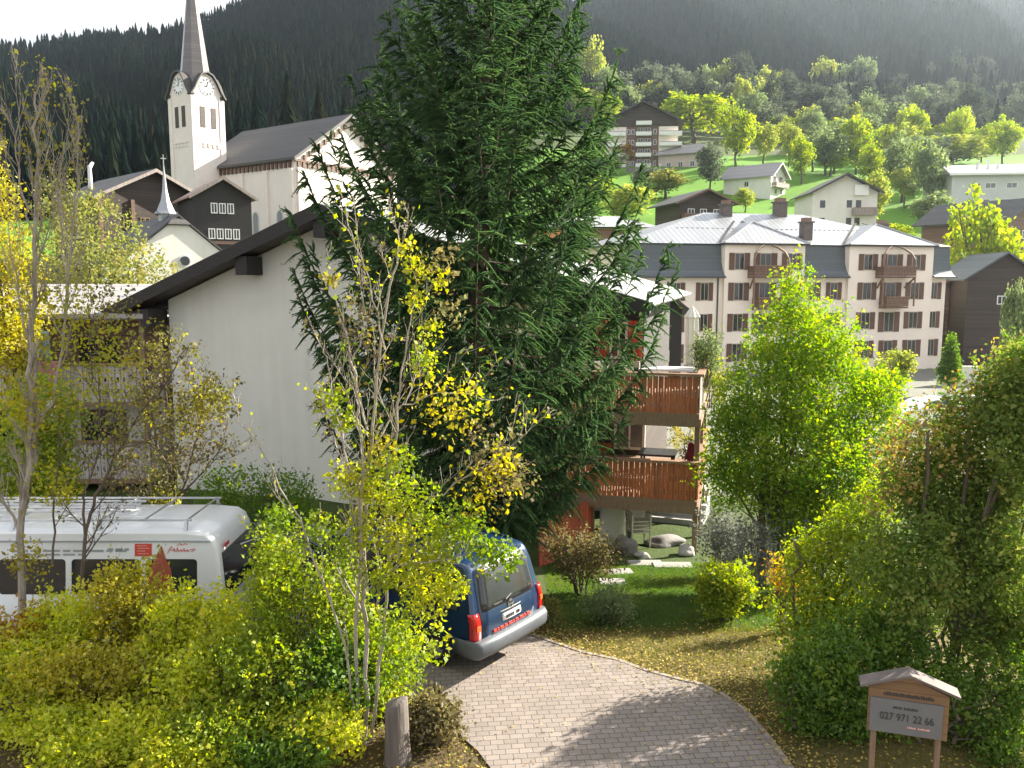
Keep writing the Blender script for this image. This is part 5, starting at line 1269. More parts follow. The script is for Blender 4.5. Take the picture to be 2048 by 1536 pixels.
M['l_dry'] = leaf_mat('l_dry', [(.20, .15, .05), (.34, .27, .06), (.42, .33, .07), (.26, .15, .05), (.15, .10, .05)], .3, .08)
M['l_grass'] = leaf_mat('l_grass', [(.045, .10, .012), (.07, .14, .018), (.10, .17, .02), (.14, .17, .03)], .4, .05)
M['l_verge'] = leaf_mat('l_verge', [(.07, .08, .018), (.11, .11, .025), (.15, .13, .035), (.09, .12, .02)], .35, .05)
M['l_silver'] = leaf_mat('l_silver', [(.24, .25, .22), (.33, .34, .30), (.20, .24, .16)], .3, .08)

# ------------------------------------------------------------------ woody growth
def wob(r, p, q, n, amp):
    p = np.array(p); q = np.array(q); t = np.linspace(0, 1, n)[:, None]; pts = p + (q - p) * t
    pts[1:-1] += r.normal(size=(n - 2, 3)) * amp; return pts
def spawn(mb, pts, r0, r1, r, n, ln, depth, up=.5, spread=.8, sink=None, t0=.2, sides=5, ends=None):
    """tube along pts, then n side shoots of length ln, recursively; sink collects leaf positions"""
    pts = np.asarray(pts, float); k = len(pts)
    mb.tube([tuple(p) for p in pts], list(np.linspace(r0, r1, k)), sides)
    if sink is not None and depth <= 1:
        for i in range(1, k): sink.append(pts[i])
    if depth <= 0 or n <= 0: return
    seg = np.linalg.norm(np.diff(pts, axis=0), axis=1); cum = np.concatenate([[0], np.cumsum(seg)]); L = cum[-1]
    for j in range(n):
        t = (t0 + (1 - t0) * (j + r.uniform(0, 1)) / n) * L
        i = min(np.searchsorted(cum, t) - 1, k - 2); i = max(i, 0); f = (t - cum[i]) / max(seg[i], 1e-6)
        p = pts[i] + (pts[i + 1] - pts[i]) * f; tan = unit(pts[i + 1] - pts[i])
        side = unit(np.cross(tan, r.normal(size=3))); d = unit(tan * (1 - spread * .5) + side * spread + np.array([0, 0, up * .5]))
        l = ln * r.uniform(.55, 1.2) * (1 - .45 * t / L); m = 5; q = [p]; dd = d.copy()
        for s_ in range(m - 1):
            dd = unit(dd + r.normal(size=3) * .16 + np.array([0, 0, up * .16])); q.append(q[-1] + dd * l / (m - 1))
        rr = max(.0035, (r0 + (r1 - r0) * t / L) * .55)
        spawn(mb, q, rr, max(.002, rr * .3), r, max(1, int(n * .55)), l * .5, depth - 1, up, spread, sink, .25, max(3, sides - 1))
def leaf_part(name, r, pos, n, size, sig, mat, parent, up=.35, asp=.36):
    pos = np.asarray(pos); idx = r.integers(0, len(pos), n); C = pos[idx] + r.normal(size=(n, 3)) * sig
    hue = r.uniform(0, 1, len(pos)); t = np.clip(hue[idx] * .6 + r.uniform(0, .4, n), 0, 1)
    T, W = rand_leaves(r, C, size, up, asp); V, Q = leaf_quads(C, T, W)
    return arr_mesh(name, V, Q, M[mat], parent, t)
def shoots(r, blobs, n, ln, leaf, mb):
    """thin leafy shoots standing out of a crown; returns leaf verts, quads, tint and adds the stems to mb"""
    wts = np.array([b[3] * b[5] for b in blobs]); bi = r.choice(len(blobs), n, p=wts / wts.sum()); B = np.array([b[:6] for b in blobs])[bi]
    d = unit(r.normal(size=(n, 3)) + np.array([0, 0, .5])); p0 = B[:, :3] + d * B[:, 3:6] * .8; d2 = unit(d + np.array([0, 0, .7]) + r.normal(size=(n, 3)) * .3)
    l = ln * r.uniform(.5, 1.4, (n, 1)); p1 = p0 + d2 * l * .5 + r.normal(size=(n, 3)) * .02; p2 = p0 + d2 * l + np.array([0, 0, 1]) * l * .08
    k = 12; u = np.tile(np.linspace(.1, 1.05, k), n)[:, None]; A = np.repeat(p0, k, 0); C = A + (np.repeat(p2, k, 0) - A) * u + r.normal(size=(n * k, 3)) * .02
    T, W = rand_leaves(r, C, leaf, .35, .34); T = T + np.repeat(d2, k, 0) * leaf * .3; V, Q = leaf_quads(C, T, W); return V, Q, np.clip(np.repeat(r.uniform(.2, 1, n), k) + r.uniform(-.2, .2, n * k), 0, 1)
def join(a, b): return np.concatenate([a[0], b[0]]), np.concatenate([a[1], b[1] + len(a[0])]), np.concatenate([a[2], b[2]])
def shrub(name, label, cat, px, top, Y, rx, ry, mat, n=260, per=20, leaf=.055, sig=.085, seed=1, group=None, stems=7, low=.12, stemmat='bark', inner=.3, base=None, lobes=5, lean=0.0):
    r = np.random.default_rng(seed); q = P(px, top, Y); x, z1 = q[0], q[2]; z0 = g(x, Y) if base is None else base; H = max(.25, z1 - z0)
    root = thing(name, label, cat, (x, Y, z0 - .02), 0, group)
    blobs = [(0, 0, H * (.5 + low * .3), rx * .8, ry * .8, H * .42)]
    for i in range(lobes):
        a = r.uniform(0, 6.28); k = r.uniform(.35, .75); s_ = r.uniform(.35, .55)
        zc = H * r.uniform(.35 + low, .80); blobs.append((math.cos(a) * rx * k, math.sin(a) * ry * k, zc, rx * s_, ry * s_, min(H * s_ * .7, H - zc)))
    mb = MB(); V, Q, t = join(leaf_cloud(r, blobs, n, per, leaf, sig, inner), shoots(r, blobs, max(8, n // 6), .28 if H > 1 else .15, leaf, mb))
    V[:, 2] = np.maximum(V[:, 2], .03)
    arr_mesh('foliage', V, Q, M[mat], root, t)
    for i in range(stems):
        a = r.uniform(0, 6.28); b0 = (math.cos(a) * rx * .18, math.sin(a) * ry * .18, 0); e = (math.cos(a) * rx * r.uniform(.3, .8), math.sin(a) * ry * r.uniform(.3, .8), H * r.uniform(.6, .95))
        spawn(mb, wob(r, b0, e, 6, H * .03), .016 + .006 * H, .005, r, 5, H * .32, 1, .6)
    mb.build('stem', M[stemmat], root)
    return root

# ---- tall spruce
def spruce(px, Y, H, seed=5):
    r = np.random.default_rng(seed); q = P(px, 900, Y); x = q[0]; z0 = g(x, Y)
    root = thing('spruce_tree', 'tall dark green spruce with drooping branches standing in front of the white chalet', 'spruce', (x, Y, z0 - .05))
    mb = MB(); zz = np.linspace(0, H, 16)
    mb.tube([(.06 * math.sin(z * .5) + .5 * (z / 12) ** 2, .05 * math.cos(z * .4), z) for z in zz], [.30 * (1 - z / H) ** .8 + .015 for z in zz], 12)
    mb.build('trunk', M['bark_spruce'], root, True)
    bm_ = MB(); TS, TD, TL = [], [], []
    lz = np.array([(.3, .9), (1.2, 1.5), (2.0, 2.7), (2.9, 3.6), (4.6, 4.0), (6.0, 3.65), (7.2, 3.0), (8.8, 2.35), (9.8, 1.8), (10.7, 1.4), (12, .9), (14.5, .12)]) + np.array([-z0, 0])
    whorls = np.arange(1.0, H * .985, .40); i = 0
    for wz in whorls:
        na = 8 if wz < 5 else 7; a0 = r.uniform(0, 6.28); kw = r.uniform(.86, 1.08)
        for j in range(na):
            i += 1; z = wz + r.uniform(-.10, .10); f = z / H; L = np.interp(z, lz[:, 0], lz[:, 1]) * kw * 1.06 * r.uniform(.84, 1.08); a = a0 + 6.2832 * j / na + r.uniform(-.25, .25)
            tilt = -.30 + 1.0 * f + r.uniform(-.08, .10); droop = .34 * (1 - f) + .05; n = max(7, int(L / .14)); s = np.linspace(0, 1, n)
            ca, sa = math.cos(a), math.sin(a); bend = r.uniform(-.12, .12)
            rr = L * s * (1 - .10 * s ** 2); dz = L * (tilt * s - droop * np.sin(np.pi * s * .9) * .5 + (.55 - .15 * f) * s ** 3.5)
            off = bend * L * s ** 2
            pts = np.stack([rr * ca - off * sa + .5 * (z / 12) ** 2, rr * sa + off * ca, z + dz], 1)
            bm_.tube([tuple(p) for p in pts], list(np.linspace(.030 * (1 - f) + .010, .004, n)), 4)
            m = max(16, int(L / .024)); ts = r.uniform(.02, 1.0, m) ** .95
            base = np.stack([np.interp(ts, s, pts[:, k]) for k in range(3)], 1)
            tan = unit(np.stack([np.interp(np.minimum(ts + .05, 1), s, pts[:, k]) - np.interp(np.maximum(ts - .05, 0), s, pts[:, k]) for k in range(3)], 1))
            side = np.array([-sa, ca, 0]) * np.where(np.arange(m) % 2, 1, -1)[:, None]
            hang = r.uniform(-.1, 1.15, m)[:, None] * (1.1 - .4 * f)
            d = unit(tan * .8 + side * r.uniform(.2, 1.1, m)[:, None] - np.array([0, 0, 1]) * hang)
            ln = (.18 + .36 * np.sin(np.pi * (ts * .68 + .14)) * min(1, L / 2.5)) * r.uniform(.5, 1.25, m)
            TS.append(base); TD.append(d); TL.append(ln)
            TS.append(pts[-4:-1]); TD.append(unit(pts[-3:] - pts[-4:-1])); TL.append(np.full(3, .24))
    bm_.build('branch', M['bark_spruce'], root)
    S = np.concatenate(TS); D = np.concatenate(TD); L = np.concatenate(TL)[:, None]; nt = len(S); tt = r.uniform(0, .6, nt)
    mid = S + D * L * .5 + np.array([0, 0, -.06]) * L; tip = S + D * L * .95 + np.array([0, 0, -.26]) * L
    side0 = unit(np.cross(D, r.normal(size=(nt, 3)))); side1 = np.cross(D, side0); Vs, Ts = [], []
    for k in range(3):                                   # flat needle sprays crossed round each shoot, bent with it
        a = k * 1.047; W = (side0 * math.cos(a) + side1 * math.sin(a)) * r.uniform(.016, .026, (nt, 1))
        Vs.append(np.stack([S - W * .5, S + W * .5, mid + W, mid - W], 1)); Vs.append(np.stack([mid - W, mid + W, tip + W * .25, tip - W * .25], 1))
        Ts += [tt, np.clip(tt + .25, 0, 1)]
    per = 9; u = np.tile(np.linspace(.1, 1, per), nt)[:, None]; Dd = np.repeat(D, per, 0)
    C = np.repeat(S, per, 0) + (np.repeat(tip, per, 0) - np.repeat(S, per, 0)) * u; n = len(C)
    o = unit(np.cross(Dd, r.normal(size=(n, 3)))); T = unit(Dd * .7 + o * .8 + np.array([0, 0, -.15])) * (.06 * r.uniform(.7, 1.3, (n, 1))); W = unit(np.cross(T, r.normal(size=(n, 3)))) * .009
    Vs.append(np.stack([C, C + T * .45 + W, C + T, C + T * .45 - W], 1)); Ts.append(np.clip(np.repeat(tt, per) + .3 * u[:, 0], 0, 1))
    V = np.concatenate(Vs).reshape(-1, 3); arr_mesh('needles', V, np.arange(len(V)).reshape(-1, 4), M['l_spruce'], root, np.concatenate(Ts))
    return root
spruce(945, 16.6, 15.2)

# ---- leafless or half bare trees and shrubs in front
def pix_path(pp, Y, dY=0.0):
    n = len(pp); return np.array([P(x, y, Y + dY * i / max(1, n - 1)) for i, (x, y) in enumerate(pp)])
def refine(pts, r, k=4, amp=.02):
    out = []
    for a, b in zip(pts[:-1], pts[1:]):
        for i in range(k): out.append(a + (b - a) * i / k + (r.normal(size=3) * amp if i else 0))
    out.append(pts[-1]); return np.array(out)
def clumps(r, items, Y, ys):
    """leaf positions gathered round points of the picture plane at distance Y: (px, py, radius in px, number)"""
    out = []
    for px, py, rad, n in items:
        k = Y / F; c_ = P(px, py, Y)
        d = unit(r.normal(size=(n, 3))) * (r.uniform(0, 1, (n, 1)) ** .45) * rad * k * 1.05; d[:, 1] *= ys; out.append(c_ + d)
    return np.concatenate(out)
def stemmy(name, label, cat, base, Y, paths, mat_w, seed, n, ln, depth, leaves, up=.8, spread=.6, r_0=.03, lsize=.06, extra=None, group=None):
    """multi stemmed tree from stem courses; leaves = [(part name, material, number along twigs, [clumps])]"""
    r = np.random.default_rng(seed); root = thing(name, label, cat, base, 0, group); b = np.array(base)
    mb = MB(); sink = []
    for pp, r0, dY, k in paths:
        pts = refine(pix_path(pp, Y, dY) - b, r, 4, .018)
        spawn(mb, pts, r0, r0 * .22, r, int(n * k), ln, depth, up, spread, sink, .22, 6)
    mb.build('trunk', M[mat_w], root)
    for nm, mat, cnt, cl in leaves:
        pos = []
        if cnt: pos.append(np.array(sink)[r.integers(0, len(sink), cnt)] + r.normal(size=(cnt, 3)) * .05)
        if cl: pos.append(clumps(r, cl, Y, 1.0) - b)
        C = np.concatenate(pos); T, W = rand_leaves(r, C, lsize, .3, .34)
        t = np.clip(.5 + .5 * np.sin(C[:, 0] * 2.3 + C[:, 2] * 1.7 + seed) * .7 + r.uniform(-.3, .3, len(C)), 0, 1)
        V, Q = leaf_quads(C, T, W); arr_mesh(nm, V, Q, M[mat], root, t)
    return root
q = Pz(728, 1500, 0)
stemmy('ash_tree', 'half bare multi stemmed young tree with yellow leaves before the spruce', 'tree', (q[0], q[1], 0), 10.15, [
    ([(728, 1490), (733, 1300), (728, 1120), (735, 940), (752, 760), (775, 600), (795, 500), (800, 445)], .034, .25, 1.3),
    ([(740, 1480), (768, 1280), (778, 1120), (788, 940), (800, 780), (822, 640), (835, 560)], .026, .5, 1.1),
    ([(722, 1490), (712, 1300), (722, 1100), (725, 900), (712, 780), (690, 660), (668, 590)], .028, -.2, 1.2),
    ([(722, 1480), (690, 1290), (612, 1070), (545, 935), (470, 838)], .018, -.4, .6),
    ([(718, 1100), (700, 960), (672, 830), (655, 730), (648, 680)], .016, .1, .9),
    ([(780, 1120), (842, 1010), (930, 955), (1010, 905), (1085, 838)], .014, .7, .9),
    ([(730, 920), (790, 820), (860, 790), (930, 780), (965, 800)], .013, .5, .8),
    ([(735, 860), (700, 740), (725, 640), (735, 560)], .014, .1, .8),
    ([(738, 1180), (800, 1130), (870, 1120), (930, 1130)], .014, -.3, .8),
    ([(770, 700), (740, 560), (705, 470), (690, 425)], .012, .2, .6)], 'bark_pale', 21, 12, 1.05, 2,
    [('leaves', 'l_lime', 500, [(720, 1060, 45, 330), (690, 1110, 40, 260), (790, 1080, 42, 380), (820, 1140, 45, 420), (880, 1125, 42, 420), (850, 1200, 55, 560), (905, 1175, 36, 300), (870, 1075, 48, 330), (935, 1085, 36, 200), (975, 1105, 34, 190), (1020, 1112, 28, 130), (640, 1060, 45, 300), (770, 1000, 55, 380), (690, 960, 45, 260), (760, 1150, 40, 260), (830, 1010, 60, 420), (795, 930, 50, 260), (740, 960, 40, 250), (560, 1040, 40, 250), (660, 800, 34, 170), (690, 840, 28, 120), (990, 1110, 50, 260), (940, 1050, 45, 260), (900, 1050, 50, 330), (860, 660, 26, 90), (850, 720, 30, 130), (780, 1250, 45, 240), (860, 1290, 50, 220), (810, 1340, 50, 240)]),
     ('yellow_leaves', 'l_yellow', 220, [(870, 795, 62, 170), (935, 800, 55, 140), (900, 850, 60, 90), (970, 985, 70, 240), (1000, 930, 40, 160), (810, 500, 26, 80), (835, 540, 30, 110), (880, 560, 26, 70), (660, 560, 20, 60), (830, 600, 28, 90), (760, 900, 40, 160)]),
     ('brown_leaves', 'l_brown', 350, [(880, 520, 45, 130), (720, 650, 50, 130), (900, 620, 40, 100), (980, 900, 70, 260), (1030, 960, 50, 200)])], r_0=.03, lsize=.062)
q = Pz(42, 1300, -.3)
stemmy('bare_tree', 'tall thin almost leafless tree at the left edge with pale forked twigs', 'tree', (q[0], q[1], -.4), 12.6, [
    ([(40, 1330), (44, 1180), (42, 1040), (58, 950), (62, 820), (64, 680), (70, 520), (73, 380), (71, 280), (70, 185)], .062, 0, 2.4),
    ([(60, 890), (85, 840), (108, 800), (125, 700), (135, 560), (150, 420), (156, 310), (155, 235)], .030, .4, 1.7),
    ([(72, 480), (45, 390), (30, 290), (42, 200)], .016, -.2, 1.0),
    ([(135, 560), (120, 440), (108, 330), (100, 262)], .014, .2, 1.0),
    ([(64, 700), (38, 600), (20, 500), (12, 420)], .016, -.3, 1.0),
    ([(70, 540), (100, 450), (128, 380)], .012, .3, .8)], 'bark_pale', 31, 13, 1.15, 2,
    [('leaves', 'l_yellow', 800, [(100, 810, 60, 200), (60, 840, 50, 220), (20, 800, 45, 220), (110, 960, 55, 260), (125, 985, 30, 160), (50, 1110, 40, 170), (60, 1130, 40, 150), (160, 600, 60, 130), (150, 640, 60, 170), (210, 700, 60, 200), (90, 610, 50, 110), (230, 640, 60, 100)]),
     ('brown_leaves', 'l_willow', 450, [(60, 560, 60, 120), (200, 560, 70, 200), (250, 700, 70, 170), (170, 820, 70, 170), (220, 870, 60, 120)])], up=1.2, spread=.5, lsize=.06)
q = Pz(165, 1260, -.4)
stemmy('bare_tree', 'small forked grey tree between the tall bare tree and the white chalet wall', 'tree', (q[0], q[1], -.45), 12.5, [
    ([(165, 1290), (163, 1160), (172, 1060), (190, 990), (235, 905), (278, 830), (330, 770), (370, 700)], .034, .8, 1.7),
    ([(170, 1070), (165, 990), (198, 900), (200, 800), (180, 700), (190, 620)], .02, -.3, 1.3),
    ([(235, 905), (300, 880), (370, 830), (440, 790)], .014, .5, 1.0),
    ([(105, 1130), (108, 1000), (118, 900), (128, 830)], .018, .2, .8)], 'bark', 33, 11, 1.0, 2,
    [('leaves', 'l_yellow', 450, [(210, 780, 60, 140), (130, 690, 50, 150), (240, 760, 60, 170), (300, 700, 70, 130), (400, 800, 60, 260), (430, 790, 45, 160), (360, 830, 60, 200), (170, 760, 60, 200)]),
     ('brown_leaves', 'l_brown', 700, [(250, 850, 80, 260), (300, 790, 80, 240), (350, 880, 70, 200), (260, 930, 60, 160), (220, 610, 60, 180)])], up=.7, spread=.75, lsize=.055)
q = P(345, 1000, 17.5)
stemmy('bare_shrub', 'dark twiggy shrub before the left end of the white chalet wall', 'shrub', (q[0], 17.5, g(q[0], 17.5)), 17.5, [
    ([(350, 1130), (348, 960), (342, 860), (330, 760), (338, 680)], .045, 0, 1.5), ([(350, 1050), (380, 930), (400, 850), (380, 720)], .03, .4, 1.3),
    ([(345, 960), (310, 880), (300, 800), (310, 740)], .03, -.3, 1.2), ([(350, 1000), (400, 950), (440, 900), (455, 840)], .025, .2, 1.1), ([(340, 1100), (300, 1000), (270, 930)], .025, 0, 1.1)],
    'bark', 35, 11, 1.3, 2, [('leaves', 'l_brown', 2200, [(320, 960, 50, 300), (370, 900, 60, 260)]), ('yellow_leaves', 'l_yellow', 500, [(330, 1000, 35, 180), (420, 800, 40, 200), (390, 850, 40, 160)])], up=.5, spread=.8, lsize=.075)

# ---- hedge along the parking place: every shrub on its own
hedge = [
    (20, 1210, 11.9, .80, .7, 'l_orange', 'orange tinged shrub at the left end of the yellow hedge'),
    (128, 1195, 11.7, .75, .7, 'l_hedge', 'orange and yellow hedge shrub below the trunk of the tall bare tree'),
    (245, 1112, 11.8, .60, .6, 'l_yellow', 'brightest yellow hedge shrub with a pointed top in front of the minibus windows'),
    (350, 1182, 11.5, .68, .65, 'l_hedge', 'yellow green hedge shrub just below the red marks of the minibus'),
    (455, 1182, 11.4, .50, .6, 'l_hedge', 'lime hedge shrub in front of the minibus windscreen'),
    (568, 1040, 11.3, .55, .6, 'l_lime', 'tallest lime green hedge shrub right of the minibus'),
    (665, 1085, 11.2, .55, .6, 'l_lime', 'fresh green hedge shrub immediately left of the half bare multi stemmed tree'),
    (770, 1255, 10.9, .48, .5, 'l_lime', 'low green shrub behind the stump between tree stems and blue van'),
    (40, 1300, 10.9, .95, .7, 'l_hedge', 'brownish orange shrub at the left edge below the tall bare tree'),
    (200, 1290, 10.8, .95, .7, 'l_yellow', 'yellow green shrub of the middle hedge row below the brightest pointed shrub'),
    (345, 1290, 10.7, .90, .7, 'l_hedge', 'olive lime shrub of the middle hedge row below the red lettered minibus'),
    (500, 1255, 10.6, .90, .7, 'l_lime', 'middle hedge row shrub with green and yellow leaves below the tallest lime shrub'),
    (640, 1290, 10.4, .70, .6, 'l_green', 'dark green shrub just left of the grey stump'),
    (95, 1415, 10.1, .90, .55, 'l_hedge', 'low shaded olive brown shrub in the left bottom corner in front of the hedge'),
    (290, 1410, 10.0, .90, .55, 'l_hedge', 'low dull olive shrub in the front row of the hedge left of its middle'),
    (470, 1400, 9.95, .85, .55, 'l_lime', 'low shaded green and yellow shrub in the front row right of the olive one'),
    (620, 1410, 9.9, .65, .5, 'l_hedge', 'low brownish shrub in the front row nearest the grey stump'),
    (160, 1478, 9.55, .55, .3, 'l_hedge', 'knee high yellowish plant at the bottom edge left of the hedge middle'),
    (370, 1482, 9.5, .6, .3, 'l_hedge', 'knee high olive plant at the bottom edge below the dull olive shrub'),
    (545, 1480, 9.5, .55, .3, 'l_green', 'knee high green plant at the bottom edge between hedge and stump'),
    (862, 1395, 10.3, .38, .4, 'l_brown', 'small sparse brown green shrub right of the grey stump at the edge of the drive')]
for i, (px, top, Y_, rx, ry, mat, lab) in enumerate(hedge):
    shrub('hedge_shrub', lab, 'shrub', px, top, Y_, rx, ry, mat, n=340 if i < 13 else 230, per=18, leaf=.056, sig=.09, seed=100 + i, group='shrubs of the autumn hedge', stems=9, lobes=7, inner=.2)

# ---- bright tree with feathery crown before the hotel
def crown_tree(name, label, cat, base, blobs, mat, n, per, leaf, sig, seed, trunk_r, wood='bark', asp=.3, inner=.3, group=None, limbs=True, multi=1):
    r = np.random.default_rng(seed); root = thing(name, label, cat, base, 0, group); b = np.array(base)
    bl = [(x - b[0], y - b[1], z - b[2], rx, ry, rz_) for x, y, z, rx, ry, rz_ in blobs]
    mb = MB(); V, Q, t = join(leaf_cloud(r, bl, n, per, leaf, sig, inner, .35, asp), shoots(r, bl, n // 8, 4.5 * leaf + .05, leaf, mb)); V[:, 2] = np.maximum(V[:, 2], .05); arr_mesh('crown', V, Q, M[mat], root, t)
    zt = max(z for _, _, z, _, _, _ in bl); zl = min(z - rz_ for _, _, z, _, _, rz_ in bl)
    for m in range(multi):
        ox = (m - (multi - 1) / 2) * .35; top = (ox * 1.5, 0, zt * .8)
        mb.tube([tuple(p) for p in wob(r, (ox, 0, -.2), top, 9, .05)], list(np.linspace(trunk_r, .02, 9)), 8)
    if limbs:
        for x, y, z, rx, ry, rz_ in bl[:13]:
            z0 = max(.5, zl * .7 + .3 * z * .5); spawn(mb, wob(r, (0, 0, min(z0, z * .75)), (x, y, z), 6, .06), trunk_r * .5, .012, r, 7, rx * .9, 1, .4)
    mb.build('trunk', M[wood], root, False)
    return root
def px_blobs(items, Y):
    out = []
    for px, py, rxp, ryp, dy in items:
        q = P(px, py, Y + dy); k = (Y + dy) / F; out.append((q[0], Y + dy, q[2], rxp * k, rxp * k * .85, ryp * k))
    return out
q = ground_at(1545, 1165); Yb = 18.2; bx_ = P(1548, 1000, Yb)[0]
crown_tree('birch_tree', 'bright yellow green feathery tree in front of the cream hotel', 'tree', (bx_, Yb, g(bx_, Yb)),
           px_blobs([(1592, 590, 48, 62, 0), (1575, 690, 95, 85, .1), (1650, 690, 75, 80, .3), (1540, 790, 110, 95, -.2), (1665, 800, 110, 100, .2), (1740, 790, 62, 62, .4), (1590, 880, 140, 95, -.5), (1480, 905, 75, 85, 0), (1690, 900, 85, 75, .3), (1450, 960, 58, 62, .2), (1560, 975, 110, 60, .2), (1640, 1000, 90, 58, -.1), (1755, 770, 55, 35, .6), (1700, 960, 95, 70, -.3), (1600, 1050, 70, 45, -.5), (1470, 830, 60, 60, -.2), (1780, 850, 40, 50, .2)], Yb), 'l_birch', 3500, 20, .075, .10, 41, .11, asp=.28, inner=.15, multi=2)
# ---- big shaded shrubs at the right
Yr = 11.2
rb = np.random.default_rng(431); bnd = np.array([(690, 2020), (760, 1955), (820, 1850), (900, 1775), (1000, 1725), (1150, 1705), (1300, 1770)]); items = []
while len(items) < 80:
    py = rb.uniform(735, 1300); rp = rb.uniform(30, 74); px = rb.uniform(np.interp(py - rp * .4, bnd[:, 0], bnd[:, 1]) + rp * .7, 2110)
    items.append((px, py, rp, rp * rb.uniform(.7, 1.15), rb.uniform(-.7, .9)))
items += [(2040, 712, 34, 30, .3), (1990, 768, 30, 34, .1), (1905, 812, 32, 26, .2), (1838, 838, 30, 24, .2), (2075, 742, 40, 40, .4)]
crown_tree('large_shrub', 'large shaded olive shrub with sunlit tan tips filling the right side', 'shrub', (P(1930, 900, Yr)[0], Yr, g(P(1930, 900, Yr)[0], Yr)), px_blobs(items, Yr), 'l_olive', 3600, 22, .062, .10, 43, .055, inner=.35, multi=3)
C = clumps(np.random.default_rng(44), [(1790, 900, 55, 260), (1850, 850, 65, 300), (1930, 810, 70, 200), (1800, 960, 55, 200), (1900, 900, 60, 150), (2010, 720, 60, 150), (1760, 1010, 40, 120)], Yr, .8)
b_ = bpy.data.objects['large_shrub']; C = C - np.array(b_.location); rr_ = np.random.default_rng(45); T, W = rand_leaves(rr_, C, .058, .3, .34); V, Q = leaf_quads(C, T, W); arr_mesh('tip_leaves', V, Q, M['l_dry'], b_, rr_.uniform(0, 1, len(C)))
Yr = 10.5
crown_tree('green_shrub', 'mid green leafy shrub between the drive edge and the wooden notice board', 'shrub', (P(1655, 1400, Yr)[0], Yr, 0),
           px_blobs([(1650, 1330, 85, 75, 0), (1720, 1290, 85, 80, .3), (1620, 1410, 60, 60, 0), (1690, 1410, 90, 70, 0), (1790, 1280, 80, 60, .5), (1580, 1350, 40, 60, .1), (1740, 1440, 70, 60, .1), (1640, 1460, 70, 40, .1)], Yr), 'l_green', 1050, 18, .058, .09, 45, .03, inner=.25, multi=3)
Yr = 12.2
crown_tree('yellow_shrub', 'shrub with yellow lit leaves between the bright feathery tree and the big shaded shrub', 'shrub', (P(1650, 1250, Yr)[0], Yr, g(P(1650, 1250, Yr)[0], Yr)),
           px_blobs([(1600, 1120, 48, 50, .4), (1650, 1160, 80, 70, 0), (1720, 1130, 65, 65, .2), (1590, 1230, 50, 55, .2), (1700, 1060, 60, 60, .3), (1755, 1000, 45, 45, .4), (1690, 1230, 90, 60, 0), (1740, 1060, 45, 45, .3), (1620, 1290, 60, 50, -.2), (1780, 1170, 60, 60, .2), (1660, 1090, 60, 40, .2)], Yr), 'l_lime', 900, 18, .058, .09, 46, .03, inner=.25, multi=3)
Yr = 9.7
crown_tree('low_shrub', 'dark green low shrub behind and around the wooden notice board', 'shrub', (P(1950, 1480, Yr)[0], Yr + .5, 0),
           px_blobs([(1960, 1420, 100, 80, .7), (2060, 1380, 80, 90, .5), (2010, 1500, 80, 60, .2), (1850, 1350, 100, 60, .9)], Yr), 'l_green', 620, 18, .055, .09, 47, .03, inner=.25, multi=3)

# ---- garden shrubs
shrub('garden_shrub', 'brown and yellow shrub in front of the red plank fence', 'shrub', 1165, 1062, 17.4, .72, .6, 'l_brown', 230, 18, .06, .10, 61, None, 9, lobes=6)
shrub('garden_shrub', 'rounded grey green shrub at the edge of the lawn right of the blue van', 'shrub', 1222, 1172, 15.0, .58, .5, 'l_sage', 230, 18, .045, .07, 62, None, 6, lobes=6)
shrub('garden_shrub', 'small low green plant between the blue van and the rounded shrub', 'shrub', 1100, 1195, 14.6, .34, .3, 'l_verge', 90, 16, .045, .06, 63, None, 4)
shrub('garden_shrub', 'yellow green reedy shrub on the lawn under the bright feathery tree', 'shrub', 1458, 1128, 15.1, .52, .45, 'l_lime', 260, 18, .07, .08, 64, None, 9, lobes=6)
shrub('garden_shrub', 'silvery pale shrub behind the reedy yellow green shrub', 'shrub', 1500, 1030, 16.6, .55, .5, 'l_silver', 190, 16, .055, .10, 65, None, 9, stemmat='bark_pale')
shrub('garden_shrub', 'dark green bush against the foot of the white chalet wall beside the dark car', 'shrub', 520, 925, 19.0, 1.45, 1.0, 'l_green', 420, 18, .07, .13, 66, None, 8, lobes=7)
shrub('climbing_plant', 'green trailing plant overhanging the right rail of the upper balcony', 'plant', 1415, 655, 23.6, .42, .4, 'l_sage', 190, 16, .06, .07, 67, None, 4, base=on_chalet(1.6, 1.8, 3.0)[2])
shrub('flowering_vine', 'tan leaved vine covering the right side rail of the upper balcony', 'plant', 1425, 725, 24.6, .35, 1.2, 'l_willow', 170, 16, .06, .08, 68, None, 4, base=2.2)
shrub('potted_shrub', 'yellow green plant behind the rail of the lower balcony', 'plant', 1375, 838, 26.2, .5, .4, 'l_yellow', 90, 16, .06, .08, 69, None, 4, base=.1)
shrub('garden_shrub', 'tall silvery bush behind the double trunk of the bright feathery tree', 'shrub', 1450, 1005, 19.5, .8, .6, 'l_silver', 240, 16, .06, .12, 72, None, 9, stemmat='bark_pale')
shrub('garden_shrub', 'silver grey bush between the feathery tree and the yellow lit shrub', 'shrub', 1600, 1025, 17.6, .7, .6, 'l_silver', 220, 16, .06, .12, 73, None, 9, stemmat='bark_pale')
q = ground_at(1562, 1268)
crown_tree('small_tree', 'small tree with a short brown trunk beyond the verge and a few orange leaves', 'tree', (q[0], q[1], q[2]), px_blobs([(1590, 1170, 40, 40, 0), (1560, 1150, 30, 40, .1)], q[1]), 'l_orange', 60, 14, .06, .08, 71, .13, limbs=True)

